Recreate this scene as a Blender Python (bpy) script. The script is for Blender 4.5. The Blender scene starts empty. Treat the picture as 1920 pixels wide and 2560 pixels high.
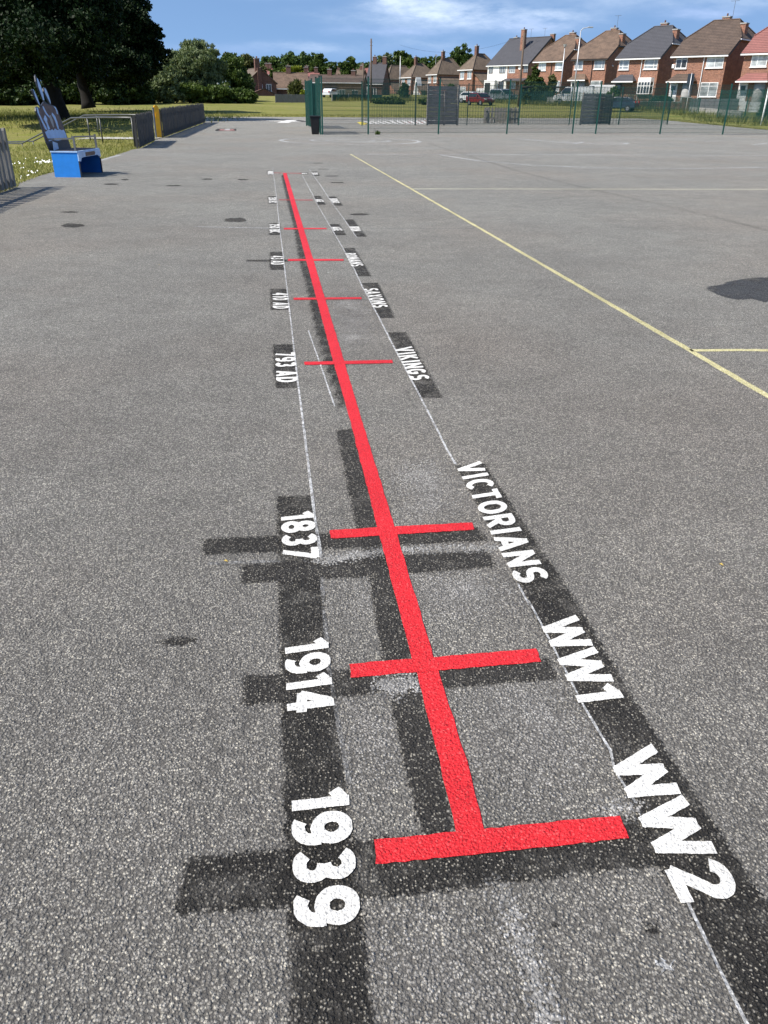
import bpy, bmesh, math, random
import numpy as np
from mathutils import Vector, Matrix
random.seed(7)
C = bpy.context.scene.collection
PI = math.pi
# ------------------------------------------------------------------ camera
EYE = 1.42
FPX = 1923.0                       # focal length in pixels of a 1920 x 2560 frame
PITCH = math.atan(1020 / 1923)
ROLL = math.radians(0.7)
_F = Vector((0, math.cos(PITCH), -math.sin(PITCH)))
_U0 = Vector((0, math.sin(PITCH), math.cos(PITCH)))
_R0 = Vector((1, 0, 0))
_R = _R0 * math.cos(ROLL) + _U0 * math.sin(ROLL)
_U = _U0 * math.cos(ROLL) - _R0 * math.sin(ROLL)

def ray(x, y):
    return _F * FPX + _R * (x - 960) - _U * (y - 1280)

SLOPE = 0.008                      # the yard rises very gently beyond 30 m
def zyard(y):
    return SLOPE * max(0.0, y - 30.0)

def gs(x, y, dz=0.0):
    """the point of the yard seen at a picture position"""
    d = ray(x, y)
    t = (dz - EYE) / d.z
    if d.y * t > 30.0:
        t = (EYE - dz + 30 * SLOPE) / (SLOPE * d.y - d.z)
    return Vector((d.x * t, d.y * t, EYE + d.z * t))

def at(x, y, Y):
    d = ray(x, y)
    t = Y / d.y
    return Vector((d.x * t, Y, EYE + d.z * t))

REG = {  # windows of the survey picture: origin and scale
    'a': (640, 400, 320 / 1659), 'b': (620, 700, 500 / 1659), 'c': (440, 1120, 1000 / 1659),
    'd': (440, 1500, 1200 / 1659), 'e': (400, 1900, 1520 / 1659), 'D': (0, 0, 1920 / 1659),
    's': (0, 160, 300 / 1659), 'v': (1080, 60, 420 / 1659), 'w': (1460, 20, 460 / 1659),
    'q': (740, 60, 380 / 1659), 'h': (400, 60, 380 / 1659), 'l': (0, 0, 480 / 1659),
    'k': (880, 140, 300 / 1659), 'y': (680, 330, 1240 / 1659), 'r': (1600, 180, 320 / 1659),
    'f': (180, 270, 380 / 1659), 'n': (1440, 60, 280 / 1659), 'm': (1160, 80, 320 / 1659), 'g': (740, 200, 220 / 1659)}
def P(reg, *xy):
    ox, oy, s = REG[reg]
    return [(ox + xy[i] * s, oy + xy[i + 1] * s) for i in range(0, len(xy), 2)]
def P1(reg, x, y):
    return P(reg, x, y)[0]

# ------------------------------------------------------------------ object helpers
def tag(o, label=None, cat=None, group=None, kind=None):
    if label: o['label'] = label
    if cat: o['category'] = cat
    if group: o['group'] = group
    if kind: o['kind'] = kind
    return o

def empty(name, loc, rz, label, cat, group=None):
    o = bpy.data.objects.new(name, None)
    C.objects.link(o)
    o.location = loc
    o.rotation_euler = (0, 0, rz)
    o.empty_display_size = 0.2
    return tag(o, label, cat, group)

def put(name, me, parent=None, loc=None):
    o = bpy.data.objects.new(name, me)
    C.objects.link(o)
    if parent is not None: o.parent = parent
    if loc is not None: o.location = loc
    return o

def copy_tree(o, parent=None):
    c = o.copy()
    C.objects.link(c)
    c.parent = parent
    for ch in list(o.children): copy_tree(ch, c)
    return c

class MB:
    def __init__(s):
        s.v = []; s.f = []
    def add(s, vs, fs):
        b = len(s.v)
        s.v += [tuple(p) for p in vs]
        s.f += [tuple(i + b for i in f) for f in fs]
        return s
    def box(s, x0, y0, z0, x1, y1, z1):
        return s.add([(x0, y0, z0), (x1, y0, z0), (x1, y1, z0), (x0, y1, z0), (x0, y0, z1), (x1, y0, z1), (x1, y1, z1), (x0, y1, z1)],
                     [(3, 2, 1, 0), (4, 5, 6, 7), (0, 1, 5, 4), (1, 2, 6, 5), (2, 3, 7, 6), (3, 0, 4, 7)])
    def bar(s, p, q, w, h=None, up=(0, 0, 1), cap=True):
        p, q = Vector(p), Vector(q)
        h = w if h is None else h
        d = (q - p).normalized()
        u = Vector(up)
        if abs(d.dot(u)) > 0.98: u = Vector((1, 0, 0))
        a = d.cross(u).normalized() * (w / 2)
        b = a.cross(d).normalized() * (h / 2)
        vs = [p - a - b, p + a - b, p + a + b, p - a + b, q - a - b, q + a - b, q + a + b, q - a + b]
        fs = [(0, 1, 5, 4), (1, 2, 6, 5), (2, 3, 7, 6), (3, 0, 4, 7)]
        if cap: fs += [(3, 2, 1, 0), (4, 5, 6, 7)]
        return s.add(vs, fs)
    def tube(s, p, q, r, r2=None, n=10):
        p, q = Vector(p), Vector(q)
        r2 = r if r2 is None else r2
        d = (q - p).normalized()
        u = Vector((0, 0, 1)) if abs(d.z) < 0.95 else Vector((1, 0, 0))
        a = d.cross(u).normalized(); b = a.cross(d)
        vs = []
        for c, rr in ((p, r), (q, r2)):
            for i in range(n):
                t = 2 * PI * i / n
                vs.append(c + (a * math.cos(t) + b * math.sin(t)) * rr)
        fs = [(i, (i + 1) % n, n + (i + 1) % n, n + i) for i in range(n)]
        fs += [tuple(range(n))[::-1], tuple(range(n, 2 * n))]
        return s.add(vs, fs)
    def path(s, pts, rs, n=10):
        pts = [Vector(p) for p in pts]
        vs = []; fs = []
        for k, c in enumerate(pts):
            d = (pts[min(k + 1, len(pts) - 1)] - pts[max(k - 1, 0)]).normalized()
            u = Vector((0, 0, 1)) if abs(d.z) < 0.9 else Vector((0, 1, 0))
            a = d.cross(u).normalized(); b = a.cross(d)
            for i in range(n):
                t = 2 * PI * i / n
                vs.append(c + (a * math.cos(t) + b * math.sin(t)) * rs[k])
        for k in range(len(pts) - 1):
            for i in range(n):
                fs.append((k * n + i, k * n + (i + 1) % n, (k + 1) * n + (i + 1) % n, (k + 1) * n + i))
        fs += [tuple(range(n))[::-1], tuple(range((len(pts) - 1) * n, len(pts) * n))]
        return s.add(vs, fs)
    def prism(s, pts, off):
        """closed polygon (3-D points) swept by a vector"""
        n = len(pts); off = Vector(off)
        pts = [Vector(p) for p in pts]
        return s.add(pts + [p + off for p in pts],
                     [tuple(range(n)), tuple(range(2 * n - 1, n - 1, -1))] + [(i, n + i, n + (i + 1) % n, (i + 1) % n) for i in range(n)])
    def mesh(s, name, mat, smooth=False):
        me = bpy.data.meshes.new(name)
        me.from_pydata(s.v, [], s.f)
        bm = bmesh.new(); bm.from_mesh(me)
        bmesh.ops.recalc_face_normals(bm, faces=bm.faces)
        bm.to_mesh(me); bm.free()
        me.materials.append(mat)
        if smooth:
            me.polygons.foreach_set('use_smooth', [True] * len(me.polygons))
        return me
    def build(s, name, mat, parent=None, smooth=False, bevel=0):
        o = put(name, s.mesh(name, mat, smooth), parent)
        if bevel:
            b = o.modifiers.new('bevel', 'BEVEL'); b.width = bevel; b.segments = 2; b.limit_method = 'ANGLE'
        return o

# ------------------------------------------------------------------ materials
def new_mat(name):
    m = bpy.data.materials.new(name); m.use_nodes = True
    nt = m.node_tree
    b = nt.nodes['Principled BSDF']
    return m, nt, b
def N(nt, t, **k):
    n = nt.nodes.new(t)
    for a, v in k.items(): setattr(n, a, v)
    return n
def L(nt, a, b): nt.links.new(a, b)
def math_n(nt, op, a, b=None, c=None, clamp=False):
    n = N(nt, 'ShaderNodeMath', operation=op, use_clamp=clamp)
    for i, v in enumerate((a, b, c)):
        if v is None: continue
        if isinstance(v, (int, float)): n.inputs[i].default_value = v
        else: L(nt, v, n.inputs[i])
    return n.outputs[0]
def mix_n(nt, fac, a, b, blend='MIX'):
    n = N(nt, 'ShaderNodeMix', data_type='RGBA', blend_type=blend)
    for i, v in ((0, fac), (6, a), (7, b)):
        if isinstance(v, (int, float)): n.inputs[i].default_value = v
        elif isinstance(v, (tuple, list)): n.inputs[i].default_value = (*v[:3], 1)
        else: L(nt, v, n.inputs[i])
    return n.outputs[2]
def ramp_n(nt, fac, stops, interp='LINEAR'):
    n = N(nt, 'ShaderNodeValToRGB')
    n.color_ramp.interpolation = interp
    el = n.color_ramp.elements
    while len(el) < len(stops): el.new(0.5)
    for e, (p, c) in zip(el, stops):
        e.position = p
        e.color = (c, c, c, 1) if isinstance(c, (int, float)) else (*c[:3], 1)
    L(nt, fac, n.inputs[0])
    return n.outputs[0]
def noise_n(nt, vec, scale, detail=4, rough=0.55, out=0):
    n = N(nt, 'ShaderNodeTexNoise')
    n.inputs['Scale'].default_value = scale
    n.inputs['Detail'].default_value = detail
    n.inputs['Roughness'].default_value = rough
    if vec is not None: L(nt, vec, n.inputs['Vector'])
    return n.outputs[out]

def plain(name, col, rough=0.6, var=0.15, scale=6.0, metal=0.0, bump=0.0, bscale=40.0, spec=0.4):
    m, nt, b = new_mat(name)
    tc = N(nt, 'ShaderNodeTexCoord').outputs['Object']
    nz = noise_n(nt, tc, scale, 5)
    lo = tuple(c * (1 - var) for c in col); hi = tuple(min(1, c * (1 + var)) for c in col)
    L(nt, ramp_n(nt, nz, [(0.3, lo), (0.7, hi)]), b.inputs['Base Color'])
    b.inputs['Roughness'].default_value = rough
    b.inputs['Metallic'].default_value = metal
    b.inputs['Specular IOR Level'].default_value = spec
    if bump:
        bp = N(nt, 'ShaderNodeBump'); bp.inputs['Strength'].default_value = bump; bp.inputs['Distance'].default_value = 0.01
        L(nt, noise_n(nt, tc, bscale, 6), bp.inputs['Height']); L(nt, bp.outputs[0], b.inputs['Normal'])
    return m

def stone_field(nt):
    """chippings of the surfacing: position in metres -> (stone tone 0..1, cell distance, height)"""
    pos = N(nt, 'ShaderNodeNewGeometry').outputs['Position']
    wob = N(nt, 'ShaderNodeVectorMath', operation='MULTIPLY_ADD')
    nz = N(nt, 'ShaderNodeTexNoise'); nz.inputs['Scale'].default_value = 160; nz.inputs['Detail'].default_value = 2
    L(nt, pos, nz.inputs['Vector'])
    L(nt, nz.outputs['Color'], wob.inputs[0]); wob.inputs[1].default_value = (0.006, 0.006, 0.0)
    L(nt, pos, wob.inputs[2])
    flat = N(nt, 'ShaderNodeVectorMath', operation='MULTIPLY'); flat.inputs[1].default_value = (1, 1, 0)
    L(nt, wob.outputs[0], flat.inputs[0])
    v = N(nt, 'ShaderNodeTexVoronoi'); v.inputs['Scale'].default_value = 165
    L(nt, flat.outputs[0], v.inputs['Vector'])
    sep = N(nt, 'ShaderNodeSeparateColor'); L(nt, v.outputs['Color'], sep.inputs[0])
    v2 = N(nt, 'ShaderNodeTexVoronoi'); v2.inputs['Scale'].default_value = 330
    L(nt, flat.outputs[0], v2.inputs['Vector'])
    fine = noise_n(nt, flat.outputs[0], 700, 3)
    # every chipping has its own height and a tilted, rounded top
    hgt = math_n(nt, 'MULTIPLY', math_n(nt, 'SUBTRACT', 0.75, v.outputs['Distance']), math_n(nt, 'MULTIPLY_ADD', sep.outputs[1], 1.1, 0.35))
    hgt = math_n(nt, 'ADD', hgt, math_n(nt, 'MULTIPLY', math_n(nt, 'SUBTRACT', 0.6, v2.outputs['Distance']), 0.3))
    hgt = math_n(nt, 'ADD', hgt, math_n(nt, 'MULTIPLY', fine, 0.4))
    return pos, flat.outputs[0], sep, v.outputs['Distance'], hgt

def surfacing(name, dark, mid, pale, n_pale, rough=0.85, bump=1.0, tint=None, blotch=0.25, wear=None, fade=False, sheen=0.0, gapr=(0.34, 0.60), spec=0.3):
    m, nt, b = new_mat(name)
    pos, flat, sep, dist, hgt = stone_field(nt)
    tone = ramp_n(nt, sep.outputs[0], [(0.0, tuple(c * 0.55 for c in mid)), (0.5, mid), (1 - n_pale - 0.06, tuple(c * 1.4 for c in mid)), (1 - n_pale, pale), (1.0, tuple(min(1, c * 1.15) for c in pale))])
    gap = ramp_n(nt, dist, [(gapr[0], 0.0), (gapr[1], 1.0)])
    col = mix_n(nt, gap, tone, dark)
    big = noise_n(nt, flat, 0.45, 6, 0.6)
    med = noise_n(nt, flat, 3.0, 5, 0.6)
    f = ramp_n(nt, big, [(0.3, 1 - blotch), (0.7, 1 + blotch)])
    col = mix_n(nt, 1.0, col, f, 'MULTIPLY')
    f2 = ramp_n(nt, med, [(0.3, 0.88), (0.7, 1.12)])
    col = mix_n(nt, 1.0, col, f2, 'MULTIPLY')
    if sheen:   # patches of coarser and finer laying
        for sc_, am in ((34, .17), (11, .09)):
            col = mix_n(nt, 1.0, col, ramp_n(nt, noise_n(nt, flat, sc_, 3, .7), [(0.3, 1 - am), (0.7, 1 + am)]), 'MULTIPLY')
    if sheen:   # brightening of far tarmac at a grazing view, put into the colour by distance
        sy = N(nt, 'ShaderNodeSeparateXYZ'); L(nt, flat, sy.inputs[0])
        graze_lift = math_n(nt, 'ADD', math_n(nt, 'DIVIDE', sy.outputs[1], 13.0), math_n(nt, 'MULTIPLY', math_n(nt, 'SUBTRACT', big, 0.5), 0.9))
        col = mix_n(nt, ramp_n(nt, graze_lift, [(0.12, 0.0), (0.95, 1.0)]), col, mix_n(nt, 1.0, col, (1.20, 1.24, 1.24), 'MULTIPLY'))
    if tint:
        t = noise_n(nt, flat, 0.28, 3)
        col = mix_n(nt, ramp_n(nt, t, [(0.45, 0.0), (0.65, 0.6)]), col, mix_n(nt, 1.0, col, tint, 'MULTIPLY'))
    L(nt, col, b.inputs['Base Color'])
    b.inputs['Roughness'].default_value = rough
    b.inputs['Specular IOR Level'].default_value = spec
    b.inputs['Sheen Weight'].default_value = sheen; b.inputs['Sheen Roughness'].default_value = 0.6; b.inputs['Sheen Tint'].default_value = (1.0, 0.97, 0.9, 1)
    bp = N(nt, 'ShaderNodeBump'); bp.inputs['Strength'].default_value = bump; bp.inputs['Distance'].default_value = 0.012
    L(nt, hgt, bp.inputs['Height']); L(nt, bp.outputs[0], b.inputs['Normal'])
    if wear:   # thin coat: the surfacing shows through where it has worn off
        wn = noise_n(nt, flat, wear[0], 6, 0.7)
        a = ramp_n(nt, wn, [(wear[1], 0.0), (wear[2], 1.0)])
        if wear[3] < 1: a = math_n(nt, 'MULTIPLY', a, wear[3])
        if fade:   # sprayed edge: the coat thins out over the last centimetres and breaks up on the stones
            at_ = N(nt, 'ShaderNodeAttribute'); at_.attribute_name = 'fade'
            e_ = math_n(nt, 'ADD', at_.outputs['Fac'], math_n(nt, 'MULTIPLY', math_n(nt, 'SUBTRACT', sep.outputs[2], 0.5), 0.75))
            a = math_n(nt, 'MULTIPLY', a, ramp_n(nt, e_, [(0.36, 0.0), (0.64, 1.0)]))
        L(nt, a, b.inputs['Alpha'])
    return m

M = {}
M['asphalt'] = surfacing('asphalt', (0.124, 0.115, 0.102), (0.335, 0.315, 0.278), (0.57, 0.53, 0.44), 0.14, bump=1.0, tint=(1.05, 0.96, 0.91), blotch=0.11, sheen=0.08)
M['black_paint'] = surfacing('black_paint', (0.044, 0.041, 0.037), (0.105, 0.098, 0.089), (0.50, 0.46, 0.38), 0.36, gapr=(0.22, 0.44), fade=True, spec=0.12, bump=1.0, rough=0.7, blotch=0.3, wear=(8, 0.26, 0.60, 0.96))
M['black_paint_worn'] = surfacing('black_paint_worn', (0.054, 0.050, 0.045), (0.140, 0.131, 0.118), (0.50, 0.46, 0.38), 0.32, gapr=(0.24, 0.46), fade=True, spec=0.15, bump=1.0, rough=0.75, blotch=0.3, wear=(7, 0.18, 0.52, 0.90))
M['red_paint'] = surfacing('red_paint', (0.60, 0.014, 0.020), (0.68, 0.020, 0.026), (0.72, 0.07, 0.07), 0.10, bump=0.55, rough=0.5, blotch=0.15, wear=(120, 0.22, 0.30, 1))
M['red_thin'] = surfacing('red_thin', (0.36, 0.02, 0.03), (0.50, 0.04, 0.05), (0.6, 0.2, 0.2), 0.15, bump=0.6, rough=0.6, wear=(30, 0.15, 0.40, 1))
M['white_paint'] = surfacing('white_paint', (0.66, 0.64, 0.59), (0.76, 0.745, 0.70), (0.81, 0.80, 0.76), 0.12, bump=0.48, rough=0.6, blotch=0.10, wear=(120, 0.20, 0.28, 1))
M['yellow_paint'] = surfacing('yellow_paint', (0.48, 0.43, 0.20), (0.76, 0.69, 0.38), (0.82, 0.77, 0.52), 0.2, bump=0.7, rough=0.6, wear=(40, 0.28, 0.42, 1))
M['yellow_far'] = surfacing('yellow_far', (0.60, 0.48, 0.05), (0.74, 0.60, 0.06), (0.8, 0.7, 0.2), 0.1, bump=0.3, rough=0.6)
M['white_worn'] = surfacing('white_worn', (0.40, 0.40, 0.39), (0.66, 0.66, 0.64), (0.8, 0.8, 0.78), 0.2, bump=0.7, rough=0.7, wear=(9, 0.26, 0.50, 0.75))
M['pink_worn'] = surfacing('pink_worn', (0.40, 0.2, 0.18), (0.60, 0.33, 0.29), (0.7, 0.45, 0.4), 0.2, bump=0.7, rough=0.7, wear=(5, 0.35, 0.5, 0.8))
M['chalk'] = surfacing('chalk', (0.5, 0.5, 0.49), (0.76, 0.76, 0.75), (0.85, 0.85, 0.85), 0.2, bump=0.6, rough=0.9, wear=(30, 0.30, 0.58, 0.85))
M['chalk_faint'] = surfacing('chalk_faint', (0.25, 0.245, 0.235), (0.56, 0.55, 0.53), (0.8, 0.8, 0.8), 0.2, bump=0.9, rough=0.9, wear=(10, 0.36, 0.70, 0.75))
M['scrub'] = surfacing('scrubbed_tarmac', (0.25, 0.236, 0.215), (0.58, 0.55, 0.505), (0.76, 0.73, 0.67), 0.2, bump=1.0, rough=0.9, fade=True, wear=(2.6, 0.24, 0.62, 0.9))
M['cream_line'] = surfacing('cream_line', (0.5, 0.47, 0.33), (0.76, 0.72, 0.52), (0.82, 0.79, 0.62), 0.2, bump=0.7, rough=0.6, wear=(40, 0.26, 0.40, 1))
M['seam'] = surfacing('tarmac_seam', (0.06, 0.056, 0.05), (0.17, 0.16, 0.145), (0.4, 0.37, 0.32), 0.12, bump=1.0, fade=True, wear=(1.5, 0.3, 0.7, 0.24))
M['smear'] = surfacing('chalk_smear', (0.40, 0.385, 0.36), (0.70, 0.675, 0.63), (0.8, 0.78, 0.74), 0.2, bump=0.9, rough=0.9, fade=True, wear=(7, 0.22, 0.58, 0.9))
M['black_solid'] = surfacing('black_line_paint', (0.02, 0.019, 0.018), (0.045, 0.043, 0.04), (0.3, 0.28, 0.25), 0.15, bump=0.8)
M['damp'] = surfacing('damp', (0.03, 0.03, 0.03), (0.075, 0.073, 0.07), (0.3, 0.28, 0.25), 0.10, fade=True, bump=0.9, rough=0.6, wear=(3, 0.25, 0.5, 0.9))

def brick_mat(name, c1, c2, mortar, mottled=0.0):
    m, nt, b = new_mat(name)
    tc = N(nt, 'ShaderNodeTexCoord').outputs['Object']
    s = N(nt, 'ShaderNodeSeparateXYZ'); L(nt, tc, s.inputs[0])
    cb = N(nt, 'ShaderNodeCombineXYZ')
    L(nt, math_n(nt, 'ADD', s.outputs[0], s.outputs[1]), cb.inputs[0]); L(nt, s.outputs[2], cb.inputs[1])
    bt = N(nt, 'ShaderNodeTexBrick'); L(nt, cb.outputs[0], bt.inputs['Vector'])
    bt.inputs['Scale'].default_value = 1.0
    bt.inputs['Brick Width'].default_value = 0.235; bt.inputs['Row Height'].default_value = 0.078
    bt.inputs['Mortar Size'].default_value = 0.011; bt.inputs['Bias'].default_value = -0.1
    bt.inputs['Color1'].default_value = (*c1, 1); bt.inputs['Color2'].default_value = (*c2, 1); bt.inputs['Mortar'].default_value = (*mortar, 1)
    nz = noise_n(nt, cb.outputs[0], 1.6, 7, 0.7)
    n2 = noise_n(nt, cb.outputs[0], 9.0, 4, 0.7)
    col = mix_n(nt, 1.0, bt.outputs[0], ramp_n(nt, nz, [(0.3, 0.72), (0.7, 1.25)]), 'MULTIPLY')
    col = mix_n(nt, 1.0, col, ramp_n(nt, n2, [(0.32, 0.45), (0.68, 1.55)]), 'MULTIPLY')
    L(nt, col, b.inputs['Base Color'])
    b.inputs['Roughness'].default_value = 0.9
    bp = N(nt, 'ShaderNodeBump'); bp.inputs['Strength'].default_value = 0.5; bp.inputs['Distance'].default_value = 0.012
    L(nt, math_n(nt, 'SUBTRACT', 1.0, bt.outputs[1]), bp.inputs['Height']); L(nt, bp.outputs[0], b.inputs['Normal'])
    return m
def tile_mat(name, col, course=0.17, var=0.3):
    m, nt, b = new_mat(name)
    tc = N(nt, 'ShaderNodeTexCoord').outputs['Object']
    s = N(nt, 'ShaderNodeSeparateXYZ'); L(nt, tc, s.inputs[0])
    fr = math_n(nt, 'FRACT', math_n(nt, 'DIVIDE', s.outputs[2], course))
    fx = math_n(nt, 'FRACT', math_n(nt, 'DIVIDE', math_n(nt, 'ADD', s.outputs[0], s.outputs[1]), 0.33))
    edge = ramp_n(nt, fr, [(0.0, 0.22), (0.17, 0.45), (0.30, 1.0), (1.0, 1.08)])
    seam = ramp_n(nt, fx, [(0.0, 0.72), (0.1, 1.0), (1.0, 1.0)])
    nz = noise_n(nt, tc, 1.3, 7, 0.65)
    n2 = noise_n(nt, tc, 8.0, 3, 0.6)
    c = mix_n(nt, 1.0, tuple(col), edge, 'MULTIPLY')
    c = mix_n(nt, 1.0, c, seam, 'MULTIPLY')
    c = mix_n(nt, 1.0, c, ramp_n(nt, nz, [(0.3, 1 - var), (0.7, 1 + var)]), 'MULTIPLY')
    c = mix_n(nt, 1.0, c, ramp_n(nt, n2, [(0.3, 1 - var * 0.6), (0.7, 1 + var * 0.6)]), 'MULTIPLY')
    L(nt, c, b.inputs['Base Color'])
    b.inputs['Roughness'].default_value = 0.8
    bp = N(nt, 'ShaderNodeBump'); bp.inputs['Strength'].default_value = 0.8; bp.inputs['Distance'].default_value = 0.03
    L(nt, math_n(nt, 'SUBTRACT', 1.0, fr), bp.inputs['Height']); L(nt, bp.outputs[0], b.inputs['Normal'])
    return m
M['brick'] = brick_mat('red_brick', (0.32, 0.135, 0.078), (0.20, 0.076, 0.046), (0.26, 0.20, 0.16))
M['brick_dark'] = brick_mat('brown_brick', (0.16, 0.066, 0.045), (0.10, 0.043, 0.032), (0.14, 0.10, 0.085))
M['brick_tan'] = brick_mat('tan_brick', (0.20, 0.125, 0.075), (0.145, 0.09, 0.055), (0.2, 0.16, 0.12))
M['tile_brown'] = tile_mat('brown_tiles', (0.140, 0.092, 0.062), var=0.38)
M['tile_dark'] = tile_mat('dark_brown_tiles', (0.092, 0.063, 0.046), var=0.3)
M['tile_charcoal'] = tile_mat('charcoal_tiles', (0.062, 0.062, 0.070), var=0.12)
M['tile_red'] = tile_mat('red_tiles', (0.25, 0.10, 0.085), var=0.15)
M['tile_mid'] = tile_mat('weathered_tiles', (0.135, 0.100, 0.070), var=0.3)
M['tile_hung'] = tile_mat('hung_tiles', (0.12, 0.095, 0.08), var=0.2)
M['white'] = plain('white_plastic', (0.80, 0.80, 0.79), 0.4, 0.05)
M['render'] = plain('white_render', (0.78, 0.78, 0.76), 0.85, 0.06, 2.0)
M['grey_render'] = plain('grey_render', (0.42, 0.41, 0.40), 0.85, 0.1, 2.0)
M['stone'] = plain('grey_stone', (0.34, 0.33, 0.31), 0.9, 0.25, 5.0, bump=0.4)
M['concrete'] = plain('concrete', (0.40, 0.39, 0.36), 0.9, 0.2, 4.0, bump=0.3)
M['gutter_dark'] = plain('dark_gutter', (0.03, 0.028, 0.027), 0.5, 0.2)
M['brown_trim'] = plain('brown_trim', (0.06, 0.03, 0.02), 0.5, 0.2)
M['black'] = plain('black_plastic', (0.012, 0.012, 0.013), 0.45, 0.2)
M['green_metal'] = plain('green_metal', (0.012, 0.075, 0.058), 0.45, 0.18, 3.0)
M['green_wire'] = plain('green_wire', (0.012, 0.062, 0.048), 0.5, 0.1, 3.0)
M['grey_metal'] = plain('grey_metal', (0.16, 0.165, 0.17), 0.4, 0.15, 4.0, metal=0.3)
M['rail_metal'] = plain('rail_metal', (0.085, 0.088, 0.085), 0.38, 0.2, 4.0, metal=0.2)
M['steel'] = plain('galvanised_steel', (0.50, 0.51, 0.52), 0.45, 0.12, 4.0, metal=0.5)
M['pole_wood'] = plain('pole_wood', (0.12, 0.088, 0.066), 0.9, 0.3, 9.0, bump=0.3)
M['yellow_metal'] = plain('yellow_post_paint', (0.78, 0.40, 0.015), 0.5, 0.1)
M['red_lens'] = plain('red_lens', (0.4, 0.02, 0.02), 0.2, 0.1)
M['lens'] = plain('clear_lens', (0.7, 0.7, 0.68), 0.1, 0.05)
M['tyre'] = plain('tyre_rubber', (0.02, 0.02, 0.02), 0.85, 0.2)
M['rim'] = plain('wheel_rim', (0.4, 0.4, 0.41), 0.35, 0.1, metal=0.7)
M['sign_blue'] = plain('sign_back', (0.05, 0.065, 0.085), 0.5, 0.1)
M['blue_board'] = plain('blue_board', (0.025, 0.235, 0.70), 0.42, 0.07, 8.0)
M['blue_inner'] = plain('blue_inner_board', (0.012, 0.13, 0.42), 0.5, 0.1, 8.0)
M['pale_blue'] = plain('pale_blue_paint', (0.42, 0.60, 0.86), 0.35, 0.12, 8.0)
M['brown_board'] = plain('brown_board_paint', (0.12, 0.068, 0.054), 0.5, 0.35, 14.0)
M['dark_edge'] = plain('dark_board_edge', (0.03, 0.035, 0.05), 0.5, 0.2)
M['light_edge'] = plain('light_board_edge', (0.50, 0.50, 0.50), 0.5, 0.1)

def wood_mat(name, col, stretch=(30, 30, 2.0), var=0.45):
    m, nt, b = new_mat(name)
    tc = N(nt, 'ShaderNodeTexCoord').outputs['Object']
    mp = N(nt, 'ShaderNodeMapping'); mp.inputs['Scale'].default_value = stretch
    L(nt, tc, mp.inputs[0])
    nz = noise_n(nt, mp.outputs[0], 1.0, 6, 0.65)
    rp = N(nt, 'ShaderNodeNewGeometry').outputs['Random Per Island']
    c = ramp_n(nt, nz, [(0.3, tuple(x * (1 - var) for x in col)), (0.7, tuple(x * (1 + var) for x in col))])
    c = mix_n(nt, 1.0, c, ramp_n(nt, rp, [(0.0, 0.55), (1.0, 1.4)]), 'MULTIPLY')
    L(nt, c, b.inputs['Base Color'])
    b.inputs['Roughness'].default_value = 0.9
    bp = N(nt, 'ShaderNodeBump'); bp.inputs['Strength'].default_value = 0.4; bp.inputs['Distance'].default_value = 0.006
    L(nt, nz, bp.inputs['Height']); L(nt, bp.outputs[0], b.inputs['Normal'])
    return m
M['old_wood'] = wood_mat('weathered_wood', (0.20, 0.19, 0.17))
M['dark_wood'] = wood_mat('dark_stained_wood', (0.055, 0.053, 0.050))
M['board_wood'] = wood_mat('grey_board_wood', (0.23, 0.21, 0.185), (2.0, 2.0, 30))
M['fence_wood'] = wood_mat('grey_fence_wood', (0.19, 0.18, 0.165))

def glass_mat(name, col, rough=0.08):
    m, nt, b = new_mat(name)
    tc = N(nt, 'ShaderNodeTexCoord').outputs['Object']
    nz = noise_n(nt, tc, 1.2, 2)
    L(nt, ramp_n(nt, nz, [(0.35, tuple(c * 0.6 for c in col)), (0.65, tuple(c * 1.3 for c in col))]), b.inputs['Base Color'])
    b.inputs['Roughness'].default_value = rough
    b.inputs['Specular IOR Level'].default_value = 0.8
    return m
M['pane'] = glass_mat('window_glass_net', (0.30, 0.33, 0.34))
M['pane_dark'] = glass_mat('window_glass_dark', (0.05, 0.055, 0.06))
M['pane_blind'] = glass_mat('window_glass_blind', (0.50, 0.54, 0.55))
M['car_glass'] = glass_mat('car_glass', (0.015, 0.018, 0.02), 0.05)
def car_paint(name, col, rough=0.3):
    m = plain(name, col, rough, 0.04, 2.0)
    m.node_tree.nodes['Principled BSDF'].inputs['Coat Weight'].default_value = 0.6
    return m
M['paint_white'] = car_paint('white_bodywork', (0.75, 0.76, 0.77))
M['paint_silver'] = car_paint('silver_bodywork', (0.28, 0.30, 0.33))
M['paint_red'] = car_paint('red_bodywork', (0.14, 0.010, 0.010))
M['paint_navy'] = car_paint('navy_bodywork', (0.02, 0.035, 0.06))

def leaf_mat(name, c_lo, c_hi, rough=0.5, trans=0.15):
    m, nt, b = new_mat(name)
    g = N(nt, 'ShaderNodeNewGeometry')
    pos = noise_n(nt, g.outputs['Position'], 0.5, 3)
    f = math_n(nt, 'ADD', math_n(nt, 'MULTIPLY', g.outputs['Random Per Island'], 0.55), math_n(nt, 'MULTIPLY', pos, 0.6), clamp=True)
    col = ramp_n(nt, f, [(0.2, c_lo), (0.85, c_hi)])
    L(nt, col, b.inputs['Base Color'])
    b.inputs['Roughness'].default_value = rough
    b.inputs['Specular IOR Level'].default_value = 0.15
    tr = N(nt, 'ShaderNodeBsdfTranslucent'); L(nt, mix_n(nt, 1.0, col, (1.2, 1.3, 0.5), 'MULTIPLY'), tr.inputs[0])
    mx = N(nt, 'ShaderNodeMixShader'); mx.inputs[0].default_value = trans
    L(nt, b.outputs[0], mx.inputs[1]); L(nt, tr.outputs[0], mx.inputs[2])
    L(nt, mx.outputs[0], nt.nodes['Material Output'].inputs[0])
    return m
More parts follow.
